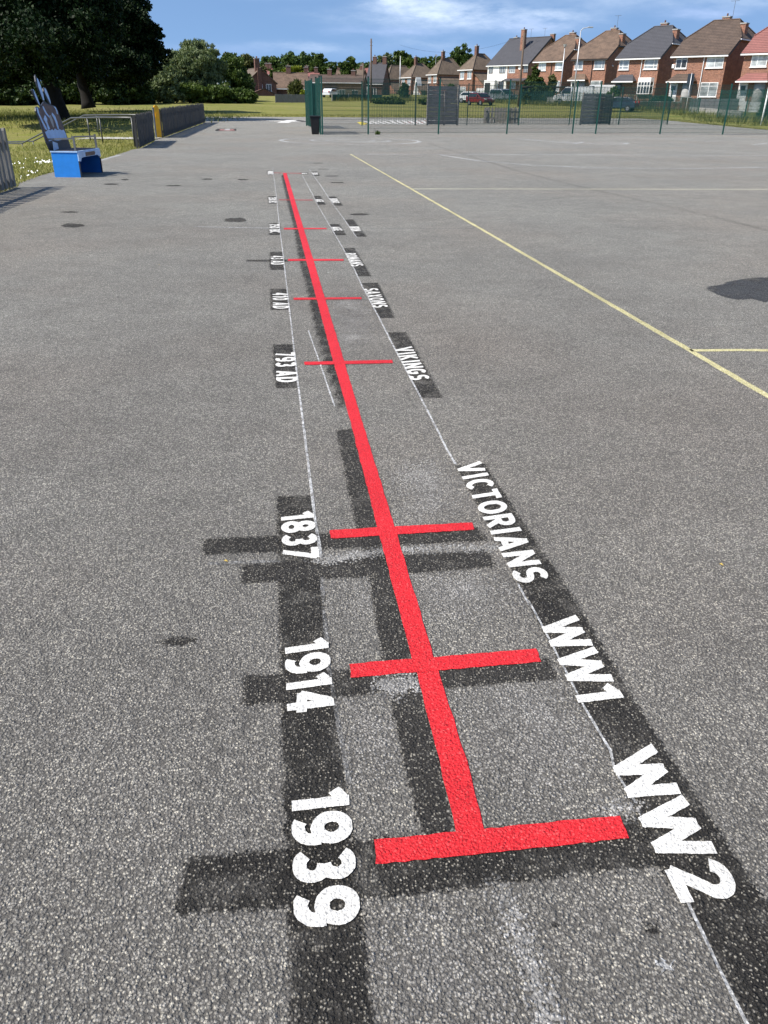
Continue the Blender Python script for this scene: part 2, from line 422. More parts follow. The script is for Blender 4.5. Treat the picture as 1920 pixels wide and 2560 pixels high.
M['leaf_dark'] = leaf_mat('dark_leaves', (0.003, 0.008, 0.002), (0.012, 0.030, 0.006), 0.6, 0.05)
M['leaf_mid'] = leaf_mat('mid_leaves', (0.028, 0.055, 0.012), (0.095, 0.138, 0.034))
M['leaf_shade'] = leaf_mat('shaded_hedge_leaves', (0.012, 0.026, 0.007), (0.048, 0.074, 0.020))
M['leaf_pale'] = leaf_mat('pale_leaves', (0.070, 0.102, 0.040), (0.185, 0.220, 0.105))
M['leaf_bright'] = leaf_mat('bright_leaves', (0.035, 0.066, 0.012), (0.11, 0.15, 0.035))
M['leaf_far'] = leaf_mat('far_leaves', (0.026, 0.054, 0.014), (0.085, 0.130, 0.034))
M['leaf_conifer'] = leaf_mat('conifer_leaves', (0.014, 0.032, 0.008), (0.07, 0.10, 0.02), 0.6, 0.05)
M['leaf_olive'] = leaf_mat('olive_leaves', (0.04, 0.052, 0.016), (0.12, 0.13, 0.045))
M['blossom'] = leaf_mat('white_blossom', (0.45, 0.45, 0.36), (0.7, 0.7, 0.6))
M['yellow_leaf'] = leaf_mat('yellow_green_leaves', (0.08, 0.11, 0.01), (0.22, 0.25, 0.03))
M['dry_leaf'] = plain('dry_leaf', (0.45, 0.33, 0.08), 0.8, 0.3, 60)
M['bark'] = plain('bark', (0.010, 0.008, 0.0065), 0.95, 0.4, 7.0, bump=0.8, bscale=18)

def grass_mat():
    m, nt, b = new_mat('mown_grass')
    pos = N(nt, 'ShaderNodeNewGeometry').outputs['Position']
    mp = N(nt, 'ShaderNodeMapping'); mp.inputs['Scale'].default_value = (0.35, 1.0, 1.0); L(nt, pos, mp.inputs[0])
    big = noise_n(nt, mp.outputs[0], 0.16, 6, 0.65)
    med = noise_n(nt, mp.outputs[0], 1.1, 6, 0.7)
    fin = noise_n(nt, pos, 26, 4, 0.7)
    c = ramp_n(nt, big, [(0.30, (0.125, 0.148, 0.030)), (0.5, (0.178, 0.192, 0.044)), (0.72, (0.26, 0.235, 0.085))])
    dry = ramp_n(nt, med, [(0.42, 0.0), (0.66, 0.8)])
    c = mix_n(nt, dry, c, (0.25, 0.215, 0.095))
    c = mix_n(nt, 1.0, c, ramp_n(nt, fin, [(0.3, 0.55), (0.7, 1.4)]), 'MULTIPLY')
    L(nt, c, b.inputs['Base Color'])
    b.inputs['Roughness'].default_value = 0.95; b.inputs['Specular IOR Level'].default_value = 0.1
    bp = N(nt, 'ShaderNodeBump'); bp.inputs['Strength'].default_value = 0.9; bp.inputs['Distance'].default_value = 0.05
    L(nt, fin, bp.inputs['Height']); L(nt, bp.outputs[0], b.inputs['Normal'])
    return m
M['grass'] = grass_mat()
M['blade'] = leaf_mat('grass_blades', (0.13, 0.15, 0.032), (0.38, 0.35, 0.14), 0.7, 0.2)
M['weed'] = leaf_mat('tall_weeds', (0.07, 0.095, 0.02), (0.24, 0.235, 0.085), 0.7, 0.2)
M['daisy'] = plain('daisy_petals', (0.8, 0.8, 0.76), 0.8, 0.05)
# ------------------------------------------------------------------ ground
def smooth(x, a, b):
    t = min(1.0, max(0.0, (x - a) / (b - a)))
    return t * t * (3 - 2 * t)
EDGE_PX = [(510, 291.5), (765, 292.5), (1143, 295), (1445, 295.5), (1600, 296), (1696, 303), (1774, 311), (1850, 318), (1920, 325)]
EDGE = [gs(*q) for q in EDGE_PX]
EDGE_XY = [(-70.0, EDGE[0].y)] + [(p.x, p.y) for p in EDGE] + [(46.0, 50.0), (60.0, 20.0)]
def edge_dist(x, y):
    """distance beyond the far edge of the yard (0 on the yard)"""
    best = 1e9; side = 0
    for (x0, y0), (x1, y1) in zip(EDGE_XY, EDGE_XY[1:]):
        dx, dy = x1 - x0, y1 - y0
        t = max(0, min(1, ((x - x0) * dx + (y - y0) * dy) / (dx * dx + dy * dy)))
        d = math.hypot(x - x0 - dx * t, y - y0 - dy * t)
        if d < best - 1e-9:
            best = d; side = dx * (y - y0) - dy * (x - x0)
    return best if side > 0 else 0.0
def dip(x, y):
    return 1.15 * smooth(-x, 12.3, 15.8) * smooth(y, 17, 23) * (1 - smooth(y, 46, 58))
def terrain(x, y):
    d = edge_dist(x, y)
    k = 0.019 + 0.018 * smooth(x, 4, 30)
    e = k * min(d, 34) + (0.014 + 0.016 * smooth(x, 10, 40)) * max(0, min(d - 34, 120))
    return zyard(y) + e - dip(x, y)
def tp(px, py, y0=20.0, y1=400.0):
    """the point of the land seen at a picture position"""
    d = ray(px, py)
    Y = y0
    while Y < y1:
        t = Y / d.y
        if EYE + d.z * t < terrain(d.x * t, Y): break
        Y += 0.25
    t = Y / d.y
    return Vector((d.x * t, Y, terrain(d.x * t, Y)))

# the yard itself: one sheet with a fold at 30 m
FL0, FL1 = Vector((-6.80, 15.05, 0)), Vector((-5.95, 8.6, 0))      # line of the near picket fence
yard_px = [(42, 460), (101, 438), (136, 430), (190, 415), (244, 401), (306, 382), (329, 374), (349, 371), (387, 352), (391, 345.6), (409, 344), (512, 306.6)]
yard = [gs(*q) for q in yard_px]
left_xy = [(FL1.x + (FL1.x - FL0.x) * 1.9, FL1.y + (FL1.y - FL0.y) * 1.9), (FL1.x, FL1.y)]
YARD_XY = [(46.0, -4.0), (-5.0, -4.0)] + left_xy + [(p.x, p.y) for p in yard] + [(p.x, p.y) for p in EDGE] + [(46.0, 50.0)]
def flat_sheet(name, xy, dz, mat, jitter=0.0, step=None, zf=zyard, cuts=(30.0,), rnd=None):
    rnd = rnd or random
    pts = []
    n = len(xy)
    for i in range(n):
        a, b = Vector(xy[i]).to_2d(), Vector(xy[(i + 1) % n]).to_2d()
        k = max(1, int((b - a).length / step)) if step else 1
        for j in range(k):
            p = a.lerp(b, j / k)
            if jitter: p = p + Vector((rnd.uniform(-jitter, jitter), rnd.uniform(-jitter, jitter)))
            pts.append(p)
    bm = bmesh.new()
    bm.faces.new([bm.verts.new((p.x, p.y, 0)) for p in pts])
    bmesh.ops.triangulate(bm, faces=bm.faces[:])
    for c in cuts:
        bmesh.ops.bisect_plane(bm, geom=bm.verts[:] + bm.edges[:] + bm.faces[:], plane_co=(0, c, 0), plane_no=(0, 1, 0))
    for v in bm.verts: v.co.z = zf(v.co.y) + dz
    for f in bm.faces:
        f.normal_update()
        if f.normal.z < 0: f.normal_flip()
    me = bpy.data.meshes.new(name); bm.to_mesh(me); bm.free()
    me.materials.append(mat)
    return me
rj = random.Random(3)
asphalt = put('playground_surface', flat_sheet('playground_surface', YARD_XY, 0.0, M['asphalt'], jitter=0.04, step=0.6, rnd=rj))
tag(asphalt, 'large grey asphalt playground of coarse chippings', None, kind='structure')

def make_ground():
    xs = np.concatenate([np.arange(-260, -60, 8.0), np.arange(-60, 60, 1.0), np.arange(60, 260, 8.0)])
    ys = np.concatenate([np.arange(-30, 10, 4.0), np.arange(10, 130, 1.0), np.arange(130, 620, 8.0)])
    def inside(x, y):
        c = False; j = len(YARD_XY) - 1
        for i in range(len(YARD_XY)):
            xi, yi = YARD_XY[i]; xj, yj = YARD_XY[j]
            if (yi > y) != (yj > y) and x < (xj - xi) * (y - yi) / (yj - yi) + xi: c = not c
            j = i
        return c
    r = random.Random(5)
    co = []
    for y in ys:
        for x in xs:
            ins = -5 < x < 47 and inside(x, y) or -22 < x <= -5 and inside(x, y)
            z = terrain(x, y)
            z += -0.035 if ins else (r.uniform(-0.015, 0.02) if 10 < y < 130 else 0) - (0.012 if y < 75 and x < -5 else 0)
            co.append((x, y, z))
    nx, ny = len(xs), len(ys)
    fs = [(j * nx + i, j * nx + i + 1, (j + 1) * nx + i + 1, (j + 1) * nx + i) for j in range(ny - 1) for i in range(nx - 1)]
    me = bpy.data.meshes.new('grass_field'); me.from_pydata(co, [], fs)
    me.materials.append(M['grass'])
    me.polygons.foreach_set('use_smooth', [True] * len(me.polygons))
    return me
field = put('grass_field', make_ground())
tag(field, 'mown grass field rising beyond the playground', None, kind='structure')

# ------------------------------------------------------------------ paint on the ground
ZP = {'black': 0.0008, 'chalk': 0.0026, 'red': 0.0030, 'white': 0.0036, 'court': 0.0012}
black_n = [0]
GM = 'ground marking'
FADED = ('black_paint', 'black_paint_worn', 'damp', 'scrubbed_tarmac', 'chalk_smear', 'tarmac_seam')
def soft_sheet(name, xy, dz, mat, soft):
    """a fine sheet over the outline carrying how far inside the outline each point lies"""
    pts = np.array([(p[0], p[1]) for p in xy]); n = len(pts)
    lo_, hi_ = pts.min(0) - soft, pts.max(0) + soft
    cell = max(0.010, soft * .55, math.sqrt((hi_[0] - lo_[0]) * (hi_[1] - lo_[1]) / 30000))
    gx, gy = np.arange(lo_[0], hi_[0] + cell, cell), np.arange(lo_[1], hi_[1] + cell, cell)
    X, Y = np.meshgrid(gx, gy)
    d = np.full(X.shape, 1e9); ins = np.zeros(X.shape, bool)
    for i in range(n):
        (x0, y0), (x1, y1) = pts[i - 1], pts[i]
        dx, dy = x1 - x0, y1 - y0
        t = np.clip(((X - x0) * dx + (Y - y0) * dy) / max(1e-12, dx * dx + dy * dy), 0, 1)
        d = np.minimum(d, np.hypot(X - x0 - dx * t, Y - y0 - dy * t))
        c = (y0 > Y) != (y1 > Y)
        with np.errstate(divide='ignore', invalid='ignore'):
            ins ^= c & (X < (x1 - x0) * (Y - y0) / (y1 - y0 if y1 != y0 else 1e-12) + x0)
    fade = np.clip(np.where(ins, d, -d) / soft * .5 + .5, 0, 1)
    nx, ny = len(gx), len(gy)
    keep = (fade[:-1, :-1] + fade[1:, :-1] + fade[:-1, 1:] + fade[1:, 1:]) > 0
    J, I = np.nonzero(keep)
    quads = np.stack([J * nx + I, J * nx + I + 1, (J + 1) * nx + I + 1, (J + 1) * nx + I], 1)
    used, inv = np.unique(quads, return_inverse=True); quads = inv.reshape(-1, 4)
    xs, ys = X.reshape(-1)[used], Y.reshape(-1)[used]
    co = np.stack([xs, ys, SLOPE * np.maximum(0, ys - 30) + dz], 1)
    me = bpy.data.meshes.new(name); me.from_pydata(co.tolist(), [], quads.tolist())
    a = me.attributes.new('fade', 'FLOAT', 'POINT'); a.data.foreach_set('value', fade.reshape(-1)[used].astype(np.float32))
    me.materials.append(mat)
    return me
def mark(name, px, mat, dz, label, group=None, jitter=0.0025, step=0.03, parent=None, cat=GM):
    xy = [gs(x, y, dz).to_2d() for x, y in px]
    if mat.name in FADED:
        far = min(p.y for p in xy)
        return tag(put(name, soft_sheet(name, xy, dz, mat, (0.10 if mat.name == 'scrubbed_tarmac' else 0.03 if mat.name == 'chalk_smear' else 0.009 + 0.0009 * far)), parent), label, cat if parent is None else None, group)
    size = max((a - b).length for a in xy for b in xy)
    far = min(p.y for p in xy)
    step = max(step, size / 420)
    if far > 8: step, jitter = max(step, 0.12), jitter * 1.5
    o = put(name, flat_sheet(name, xy, dz, mat, jitter, step, rnd=rj), parent)
    return tag(o, label, cat if parent is None else None, group)
def strip(px, w):
    """a painted line of real width w (metres) along picture points -> list of ground points"""
    pts = [gs(x, y).to_2d() for x, y in px]
    a, b = [], []
    for i, p in enumerate(pts):
        d = (pts[min(i + 1, len(pts) - 1)] - pts[max(i - 1, 0)]).normalized()
        n = Vector((-d.y, d.x)) * (w / 2)
        a.append(p + n); b.append(p - n)
    return a + b[::-1]
def line_mark(name, px, w, mat, dz, label, group=None, jitter=0.004, step=0.05):
    xy = strip(px, w)
    size = max((a - b).length for a in xy for b in xy)
    o = put(name, flat_sheet(name, xy, dz, mat, jitter, max(step, size / 220), rnd=rj))
    return tag(o, label, GM, group)
def black(px, label, mat='black_paint', group='blacked-out paint patches on the asphalt'):
    black_n[0] += 1
    return mark('blackout_patch', px, M[mat], ZP['black'] + 0.00005 * black_n[0], label, group, jitter=0.0045, step=0.006)

# red time line with its cross bars
tl = empty('red_timeline', gs(1170, 2075), 0, 'long red painted timeline with nine short cross bars', GM)
left = P('a', 350, 170) + P('a', 648, 1290) + P('b', 705, 667) + P('b', 820, 1062) + P('c', 835, 328) + P('d', 815, 203) + P('d', 832, 248) + P('e', 762, 0) + P('e', 809, 200)
right = P('a', 395, 168) + P('a', 738, 1280) + P('b', 795, 665) + P('b', 912, 1062) + P('c', 905, 322) + P('d', 890, 195) + P('d', 905, 245) + P('e', 838, 0) + P('e', 884, 192)
def part_at(o, parent):
    o.parent = parent
    o.matrix_parent_inverse = parent.matrix_world.inverted()
    o.location = o.location - parent.location
    o.matrix_parent_inverse = Matrix.Identity(4)
    return o
part_at(mark('long_stripe', left + right[::-1], M['red_paint'], ZP['red'], None, jitter=0.002, step=0.02, parent=tl), tl)
bars = [('e', 582, 218, 1255, 150, 1278, 213, 590, 285), ('d', 600, 220, 1245, 168, 1262, 213, 605, 268), ('c', 637, 340, 1228, 308, 1238, 338, 642, 375),
        ('b', 465, 678, 1195, 662, 1203, 688, 470, 704), ('b', 375, 147, 940, 142, 943, 158, 380, 163), ('a', 413, 1282, 1130, 1284, 1133, 1303, 416, 1306),
        ('a', 358, 879, 905, 881, 925, 894, 362, 899), ('a', 300, 512, 730, 515, 740, 522, 302, 520), ('a', 230, 164, 590, 170, 590, 175, 230, 168)]
for i, bq in enumerate(bars):
    part_at(mark('cross_bar', P(*bq), M['red_paint' if i < 7 else 'red_thin'], ZP['red'] + 0.0003, None, jitter=0.002, step=0.02, parent=tl), tl)

# stencil letters: centre lines on a unit-high grid, swept to a heavy stroke
def arc(cx, cy, rx, ry, a0, a1, n=14):
    return [(cx + rx * math.cos(math.radians(a0 + (a1 - a0) * i / n)), cy + ry * math.sin(math.radians(a0 + (a1 - a0) * i / n))) for i in range(n + 1)]
S = 0.19; lo, hi = S / 2, 1 - S / 2
G = {
 '1': (0.40, [[(0.02, 0.74), (0.20, 0.86), (0.285, 0.86)], [(0.285, 0), (0.285, 1)]]),
 '2': (0.64, [arc(0.31, 0.69, 0.21, 0.215, 165, -38) + [(0.12, hi * 0 + lo), (0.62, lo)]]),
 '3': (0.62, [arc(0.29, 0.70, 0.20, 0.205, 150, -90) , arc(0.29, 0.30, 0.225, 0.205, 90, -150)]),
 '4': (0.66, [[(0.44, 0), (0.44, 1)], [(0.40, 0.93), (0.10, 0.33), (0.64, 0.30)]]),
 '5': (0.62, [[(0.55, hi), (0.16, hi), (0.13, 0.56)] + arc(0.29, 0.34, 0.22, 0.245, 110, -150)]),
 '0': (0.66, [arc(0.33, 0.5, 0.235, 0.405, 0, 360, 28)]),
 '7': (0.58, [[(0.02, hi), (0.48, hi), (0.20, 0)]]),
 '8': (0.64, [arc(0.32, 0.71, 0.185, 0.195, 0, 360, 22), arc(0.32, 0.295, 0.225, 0.20, 0, 360, 22)]),
 '9': (0.66, [arc(0.33, 0.665, 0.225, 0.24, 0, 360, 24), arc(0.315, 0.40, 0.24, 0.305, 0, 12, 3)[::-1] + arc(0.30, 0.36, 0.255, 0.265, 0, -125)]),
 'A': (0.72, [[(0.09, 0), (0.36, 0.96), (0.63, 0)], [(0.20, 0.27), (0.52, 0.27)]]),
 'B': (0.64, [[(lo + .02, 0), (lo + .02, 1)], [(lo, hi)] + arc(0.33, 0.71, 0.17, 0.195, 90, -90) + [(lo, 0.515)], [(lo, 0.515)] + arc(0.34, 0.305, 0.205, 0.21, 90, -90) + [(lo, lo)]]),
 'C': (0.66, [arc(0.35, 0.5, 0.25, 0.405, 48, 312, 22)]),
 'D': (0.68, [[(lo + .02, 0), (lo + .02, 1)], [(lo, hi), (0.26, hi)] + arc(0.28, 0.5, 0.29, 0.405, 90, -90, 18) + [(lo, lo)]]),
 'E': (0.56, [[(lo + .02, 0), (lo + .02, 1)], [(lo, hi), (0.54, hi)], [(lo, 0.5), (0.49, 0.5)], [(lo, lo), (0.54, lo)]]),
 'G': (0.70, [arc(0.35, 0.5, 0.25, 0.405, 48, 330, 22) + [(0.60, 0.46), (0.36, 0.46)]]),
 'I': (0.30, [[(0.15, 0), (0.15, 1)]]),
 'K': (0.68, [[(lo + .02, 0), (lo + .02, 1)], [(0.58, 0.99), (0.17, 0.50)], [(0.26, 0.60), (0.60, 0.01)]]),
 'M': (0.84, [[(0.10, 0), (0.13, 0.96), (0.42, 0.22), (0.71, 0.96), (0.74, 0)]]),
 'N': (0.70, [[(0.11, 0), (0.11, 0.94), (0.59, 0.06), (0.59, 1)]]),
 'O': (0.74, [arc(0.37, 0.5, 0.275, 0.405, 0, 360, 28)]),
 'R': (0.66, [[(lo + .02, 0), (lo + .02, 1)], [(lo, hi)] + arc(0.34, 0.69, 0.195, 0.215, 90, -90) + [(lo, 0.475)], [(0.30, 0.47), (0.58, 0)]]),
 'S': (0.62, [arc(0.31, 0.70, 0.205, 0.205, 35, 262) + arc(0.31, 0.295, 0.215, 0.205, 82, -148)]),
 'T': (0.58, [[(0.29, 0), (0.29, 1)], [(0.0, hi), (0.58, hi)]]),
 'V': (0.70, [[(0.08, 1), (0.35, 0.04), (0.62, 1)]]),
 'W': (1.02, [[(0.08, 1), (0.27, 0.05), (0.51, 0.90), (0.75, 0.05), (0.94, 1)]]),
 'X': (0.68, [[(0.09, 0), (0.59, 1)], [(0.09, 1), (0.59, 0)]]),
 'Z': (0.60, [[(0.04, hi), (0.46, hi), (0.13, lo), (0.57, lo)]]),
 ' ': (0.30, []),
}
def stroke(pts, w):
    pts = [Vector(p) for p in pts]
    closed = (pts[0] - pts[-1]).length < 1e-6
    if closed: pts = pts[:-1]
    n = len(pts); a, b = [], []
    for i, p in enumerate(pts):
        pr = pts[i - 1] if closed or i else None
        nx = pts[(i + 1) % n] if closed or i < n - 1 else None
        d1 = (p - pr).normalized() if pr is not None else (nx - p).normalized()
        d2 = (nx - p).normalized() if nx is not None else d1
        n1, n2 = Vector((-d1.y, d1.x)), Vector((-d2.y, d2.x))
        m = (n1 + n2)
        m = m.normalized() if m.length > 1e-4 else n1
        k = min(1.45, 1 / max(0.3, m.dot(n1)))
        a.append(p + m * (w / 2 * k)); b.append(p - m * (w / 2 * k))
    return a, b, closed
def split_corners(lines):
    """cut a centre line where it turns sharply: the arms then overlap like stencil strokes"""
    out = []
    for ln in lines:
        cur = [ln[0]]
        for i in range(1, len(ln)):
            cur.append(ln[i])
            if i < len(ln) - 1:
                a = Vector(ln[i]) - Vector(ln[i - 1]); b = Vector(ln[i + 1]) - Vector(ln[i])
                if a.length > .12 and b.length > .12 and a.angle(b) > math.radians(62):
                    e = a.normalized() * .05
                    cur[-1] = (ln[i][0] + e.x, ln[i][1] + e.y)
                    out.append(cur)
                    e = b.normalized() * .05
                    cur = [(ln[i][0] - e.x, ln[i][1] - e.y)]
        out.append(cur)
    return out
def text_mesh(text, quad, dz, weight=1.0, gap=0.13):
    """quad: ground points start-base, start-top, end-top, end-base"""
    sb, st, et, eb = [q.to_2d() for q in quad]
    total = sum(G[c][0] for c in text) + gap * (len(text) - 1)
    hgt = ((st - sb).length + (et - eb).length) / 2
    mb = MB(); x = 0.0; lift = 0
    rr = random.Random(len(text) * 7 + ord(text[0]))
    def place(u, v):
        p = (sb.lerp(eb, u)).lerp(st.lerp(et, u), v)
        return p
    for c in text:
        w, lines = G[c]
        for ln in split_corners(lines):
            # finer points along the stroke so that its rim can be ragged
            pts = [Vector(ln[0])]
            for q in ln[1:]:
                q = Vector(q); p0 = pts[-1]; k = max(1, int((q - p0).length / 0.07))
                pts += [p0.lerp(q, (j + 1) / k) for j in range(k)]
            a, b, closed = stroke(pts, S * weight)
            k = len(a); vs = []
            z = dz + 0.00012 * (lift % 6); lift += 1
            for side in (a, b):
                for q in side:
                    q = q + Vector((rr.uniform(-1, 1), rr.uniform(-1, 1))) * 0.0065
                    g_ = place((x + q.x) / total, min(1.01, max(-.01, q.y)))
                    vs.append((g_.x, g_.y, zyard(g_.y) + z))
            m = k if closed else k - 1
            mb.add(vs, [(i, (i + 1) % k, k + (i + 1) % k, k + i) for i in range(m)])
        x += w + gap
    return mb
def lettering(name, text, reg, q, label, group, weight=1.0, gap=0.13):
    px = P(reg, *q)
    quad = [gs(x, y, ZP['white']) for x, y in px]
    o = text_mesh(text, quad, ZP['white'], weight, gap).build(name, M['white_paint'])
    me = o.data
    bm = bmesh.new(); bm.from_mesh(me)
    for f in bm.faces:
        f.normal_update()
        if f.normal.z < 0: f.normal_flip()
    bm.to_mesh(me); bm.free()
    return tag(o, label, 'lettering', group)
GD, GW = 'white stencilled dates beside the red line', 'white stencilled era names beside the red line'
# quads: start-base, start-top, end-top, end-base
lettering('painted_date', '1939', 'e', (358, 92, 513, 74, 548, 442, 368, 460), 'large white date 1939, nearest of the painted dates', GD, 1.22, 0.10)
lettering('painted_date', '1914', 'd', (375, 150, 525, 128, 548, 376, 385, 397), 'white date 1914 painted on a black band', GD, 1.17, 0.10)
lettering('painted_date', '1837', 'c', (435, 275, 570, 260, 594, 456, 443, 462), 'white date 1837 painted on a black band', GD, 1.14, 0.10)
lettering('painted_date', '793 AD', 'b', (226, 605, 390, 597, 414, 846, 236, 850), 'white date 793 AD on a black patch', GD, 1.16)
lettering('painted_date', '410 AD', 'b', (203, 106, 330, 106, 342, 237, 206, 238), 'white date 410 AD on a black patch', GD, 1.06)
lettering('painted_date', '43 AD', 'a', (190, 1243, 350, 1240, 368, 1355, 194, 1358), 'white date 43 AD on a black patch', GD, 1.05)
lettering('painted_date', '750 BC', 'a', (172, 830, 303, 828, 314, 940, 178, 943), 'small white BC date level with the IRON AGE name', GD, 1.3)
lettering('painted_date', '2500 BC', 'a', (160, 484, 262, 482, 268, 554, 166, 557), 'small white BC date level with the BRONZE AGE name', GD, 1.16)
lettering('painted_date', '4000 BC', 'a', (150, 145, 222, 143, 223, 187, 151, 188), 'tiny white date at the far end of the red line', GD, 1.6)
lettering('painted_name', 'WW2', 'D', (1316, 1641, 1410, 1607, 1608, 1938, 1474, 1954), 'large white letters WW2, nearest of the era names', GW, 1.14, 0.06)
lettering('painted_name', 'WW1', 'd', (1256, 78, 1384, 52, 1549, 338, 1392, 357), 'white letters WW1 on the black right-hand band', GW, 1.10, 0.07)
lettering('painted_name', 'VICTORIANS', 'c', (1160, 72, 1263, 54, 1556, 548, 1414, 562), 'long white word VICTORIANS on the black band', GW, 1.08, 0.10)
lettering('painted_name', 'VIKINGS', 'b', (1214, 566, 1360, 550, 1512, 822, 1353, 832), 'white word VIKINGS on a black patch', GW, 1.10)
lettering('painted_name', 'SAXONS', 'b', (958, 71, 1075, 68, 1166, 226, 1040, 230), 'white word SAXONS on a black patch', GW, 1.04)
lettering('painted_name', 'ROMANS', 'a', (1150, 1208, 1290, 1207, 1402, 1370, 1238, 1380), 'white word ROMANS on a black patch', GW, 1.02)
lettering('painted_name', 'AGE', 'a', (970, 868, 1085, 863, 1124, 912, 1008, 916), 'white word AGE left of the word IRON', GW, 1.25)
lettering('painted_name', 'IRON', 'a', (1203, 862, 1330, 859, 1366, 918, 1244, 923), 'white word IRON on a black patch', GW, 1.25)
lettering('painted_name', 'AGE', 'a', (765, 509, 862, 506, 882, 540, 790, 543), 'white word AGE left of the word BRONZE', GW, 1.25)
lettering('painted_name', 'BRONZE', 'a', (945, 500, 1050, 497, 1086, 556, 1003, 559), 'white word BRONZE on a black patch', GW, 1.25)
lettering('painted_name', 'AGE', 'a', (588, 167, 660, 166, 665, 181, 595, 182), 'smallest white word, at the far end of the red line', GW, 1.25)
lettering('painted_name', 'STONE', 'a', (718, 162, 795, 160, 806, 189, 740, 191), 'farthest white era name, right of the smallest word', GW, 1.25)

# blacked-out strips
redl = P('a', 352, 175) + P('a', 648, 1290) + P('b', 705, 667) + P('b', 825, 1040)
black(P('a', 330, 200, 400, 520, 500, 900, 560, 1300, 655, 1640) + P('b', 600, 560, 700, 850, 765, 1062) + [(x + 6, y) for x, y in redl[::-1]],
      'long narrow dark strip along the far left side of the red line')
black([(842, 1076)] + P('c', 690, 50, 740, 290, 800, 500) + P('d', 680, 0, 715, 200, 785, 540) + P('e', 665, 0, 716, 208) + P('e', 800, 200, 762, 0) + P('d', 832, 248, 815, 203) + P('c', 845, 328, 770, 30) + [(888, 1070)],
      'dark strip beside the near half of the red line', 'black_paint_worn')
black(P('D', 597, 1072, 673, 1070, 690, 1210, 702, 1330, 730, 1560, 745, 1700, 780, 1960, 806, 2216, 850, 2620, 640, 2620, 628, 2216, 614, 1700, 605, 1400, 600, 1200), 'wide black band running under the dates 1837, 1914 and 1939')
black(P('c', 112, 378, 700, 352, 1245, 330, 1300, 383, 700, 415, 118, 443), 'dark bar just below the 1837 cross bar', 'black_paint_worn')
black(P('c', 275, 487, 800, 452, 1290, 422, 1325, 490, 830, 530, 275, 560), 'second dark bar below the date 1837', 'black_paint_worn')
black(P('d', 238, 262, 700, 235, 1290, 203, 1318, 272, 720, 320, 232, 362), 'dark bar below the 1914 cross bar', 'black_paint_worn')
black(P('e', 72, 270, 600, 215, 1310, 145, 1390, 283, 560, 381, 45, 423), 'wide black bar below the nearest cross bar')
black(P('D', 985, 1006, 1047, 1002, 1130, 1128, 1213, 1250, 1265, 1335, 1400, 1560, 1530, 1760, 1670, 1970, 1860, 2260, 2080, 2600, 1900, 2620, 1622, 2216, 1500, 1985, 1420, 1862, 1310, 1617, 1165, 1347, 1140, 1292, 1060, 1140), 'wide black band under VICTORIANS, WW1 and WW2')
black(P('b', 1165, 435, 1310, 432, 1612, 975, 1425, 976), 'black patch under the word VIKINGS')
black(P('b', 945, 25, 1078, 22, 1215, 310, 1082, 316), 'black patch under the word SAXONS')
black(P('b', 205, 536, 365, 533, 418, 893, 225, 897), 'black patch under the date 793 AD')
black(P('b', 185, 73, 318, 71, 342, 245, 190, 247), 'black patch under the date 410 AD')
black(P('a', 1130, 1140, 1275, 1138, 1490, 1505, 1320, 1506), 'black patch under the word ROMANS')
black(P('a', 177, 1190, 345, 1188, 368, 1422, 182, 1424), 'black patch under the date 43 AD')
black(P('a', -120, 1293, 410, 1290, 415, 1318, -120, 1314), 'thin dark line left of the date 43 AD', 'black_paint_worn')
black(P('a', 170, 820, 305, 818, 320, 970, 176, 972), 'black patch under the small date level with IRON AGE')
black(P('a', 948, 830, 1075, 829, 1168, 972, 1020, 974), 'black patch under the word AGE beside IRON')
black(P('a', 1150, 772, 1260, 770, 1432, 992, 1308, 993), 'black patch under the word IRON')
black(P('a', 155, 470, 264, 468, 270, 563, 160, 565), 'black patch under the small date level with BRONZE AGE')
black(P('a', 750, 465, 835, 464, 902, 580, 800, 580), 'black patch under the word AGE beside BRONZE')
black(P('a', 935, 473, 1030, 472, 1127, 590, 1018, 590), 'black patch under the word BRONZE')
black(P('a', 145, 140, 228, 138, 228, 193, 147, 194), 'dark patch under the farthest date', 'black_paint_worn')
black(P('a', 582, 162, 665, 160, 675, 185, 596, 186), 'dark patch under the farthest word AGE', 'black_paint_worn')
black(P('a', 712, 150, 790, 148, 830, 205, 745, 206), 'dark patch under the farthest era name', 'black_paint_worn')
for q in ((745, 38, 862, 38, 862, 44, 745, 45), (815, 115, 945, 114, 947, 121, 815, 122), (900, 203, 1055, 203, 1057, 212, 902, 212), (970, 286, 1130, 286, 1132, 298, 972, 298)):
    black(P('a', *q), 'short thin dark dash right of the far end of the red line', 'black_paint_worn', 'dark dashes beyond the era names')
def blob(cx, cy, rx, ry, reg, label, mat, group=None, name='dark_stain', dz=0.0007, cat='stain'):
    r = random.Random(int(cx * 3 + cy))
    px = [P1(reg, cx + rx * math.cos(t) * r.uniform(0.8, 1.1), cy + ry * math.sin(t) * r.uniform(0.75, 1.15)) for t in [2 * PI * i / 22 for i in range(22)]]
    return mark(name, px, M[mat], dz, label, group, jitter=0.01, step=0.08, cat=cat)
GS = 'dark stains on the asphalt'
blob(1343, 704, 132, 14, 'a', 'dark flat stain right of the word BRONZE', 'black_paint_worn', GS)
blob(508, 475, 27, 5, 'D', 'dark oval stain left of the small BC date', 'black_paint_worn', GS)
blob(157, 487, 26, 4.5, 'D', 'dark oval stain on the left of the playground', 'black_paint_worn', GS)
blob(1640, 625, 108, 26, 'D', 'large damp dark patch near the right-hand yellow line', 'damp', GS)
for cx, cy, rx in ((150, 458, 20), (240, 398, 16), (376, 401, 17), (270, 388, 9), (448, 387, 13), (525, 388, 13)):
    blob(cx, cy, rx, 1.6, 'D', 'small thin dark stain on the asphalt near the blue seat', 'black_paint_worn', 'thin dark stains near the seat')
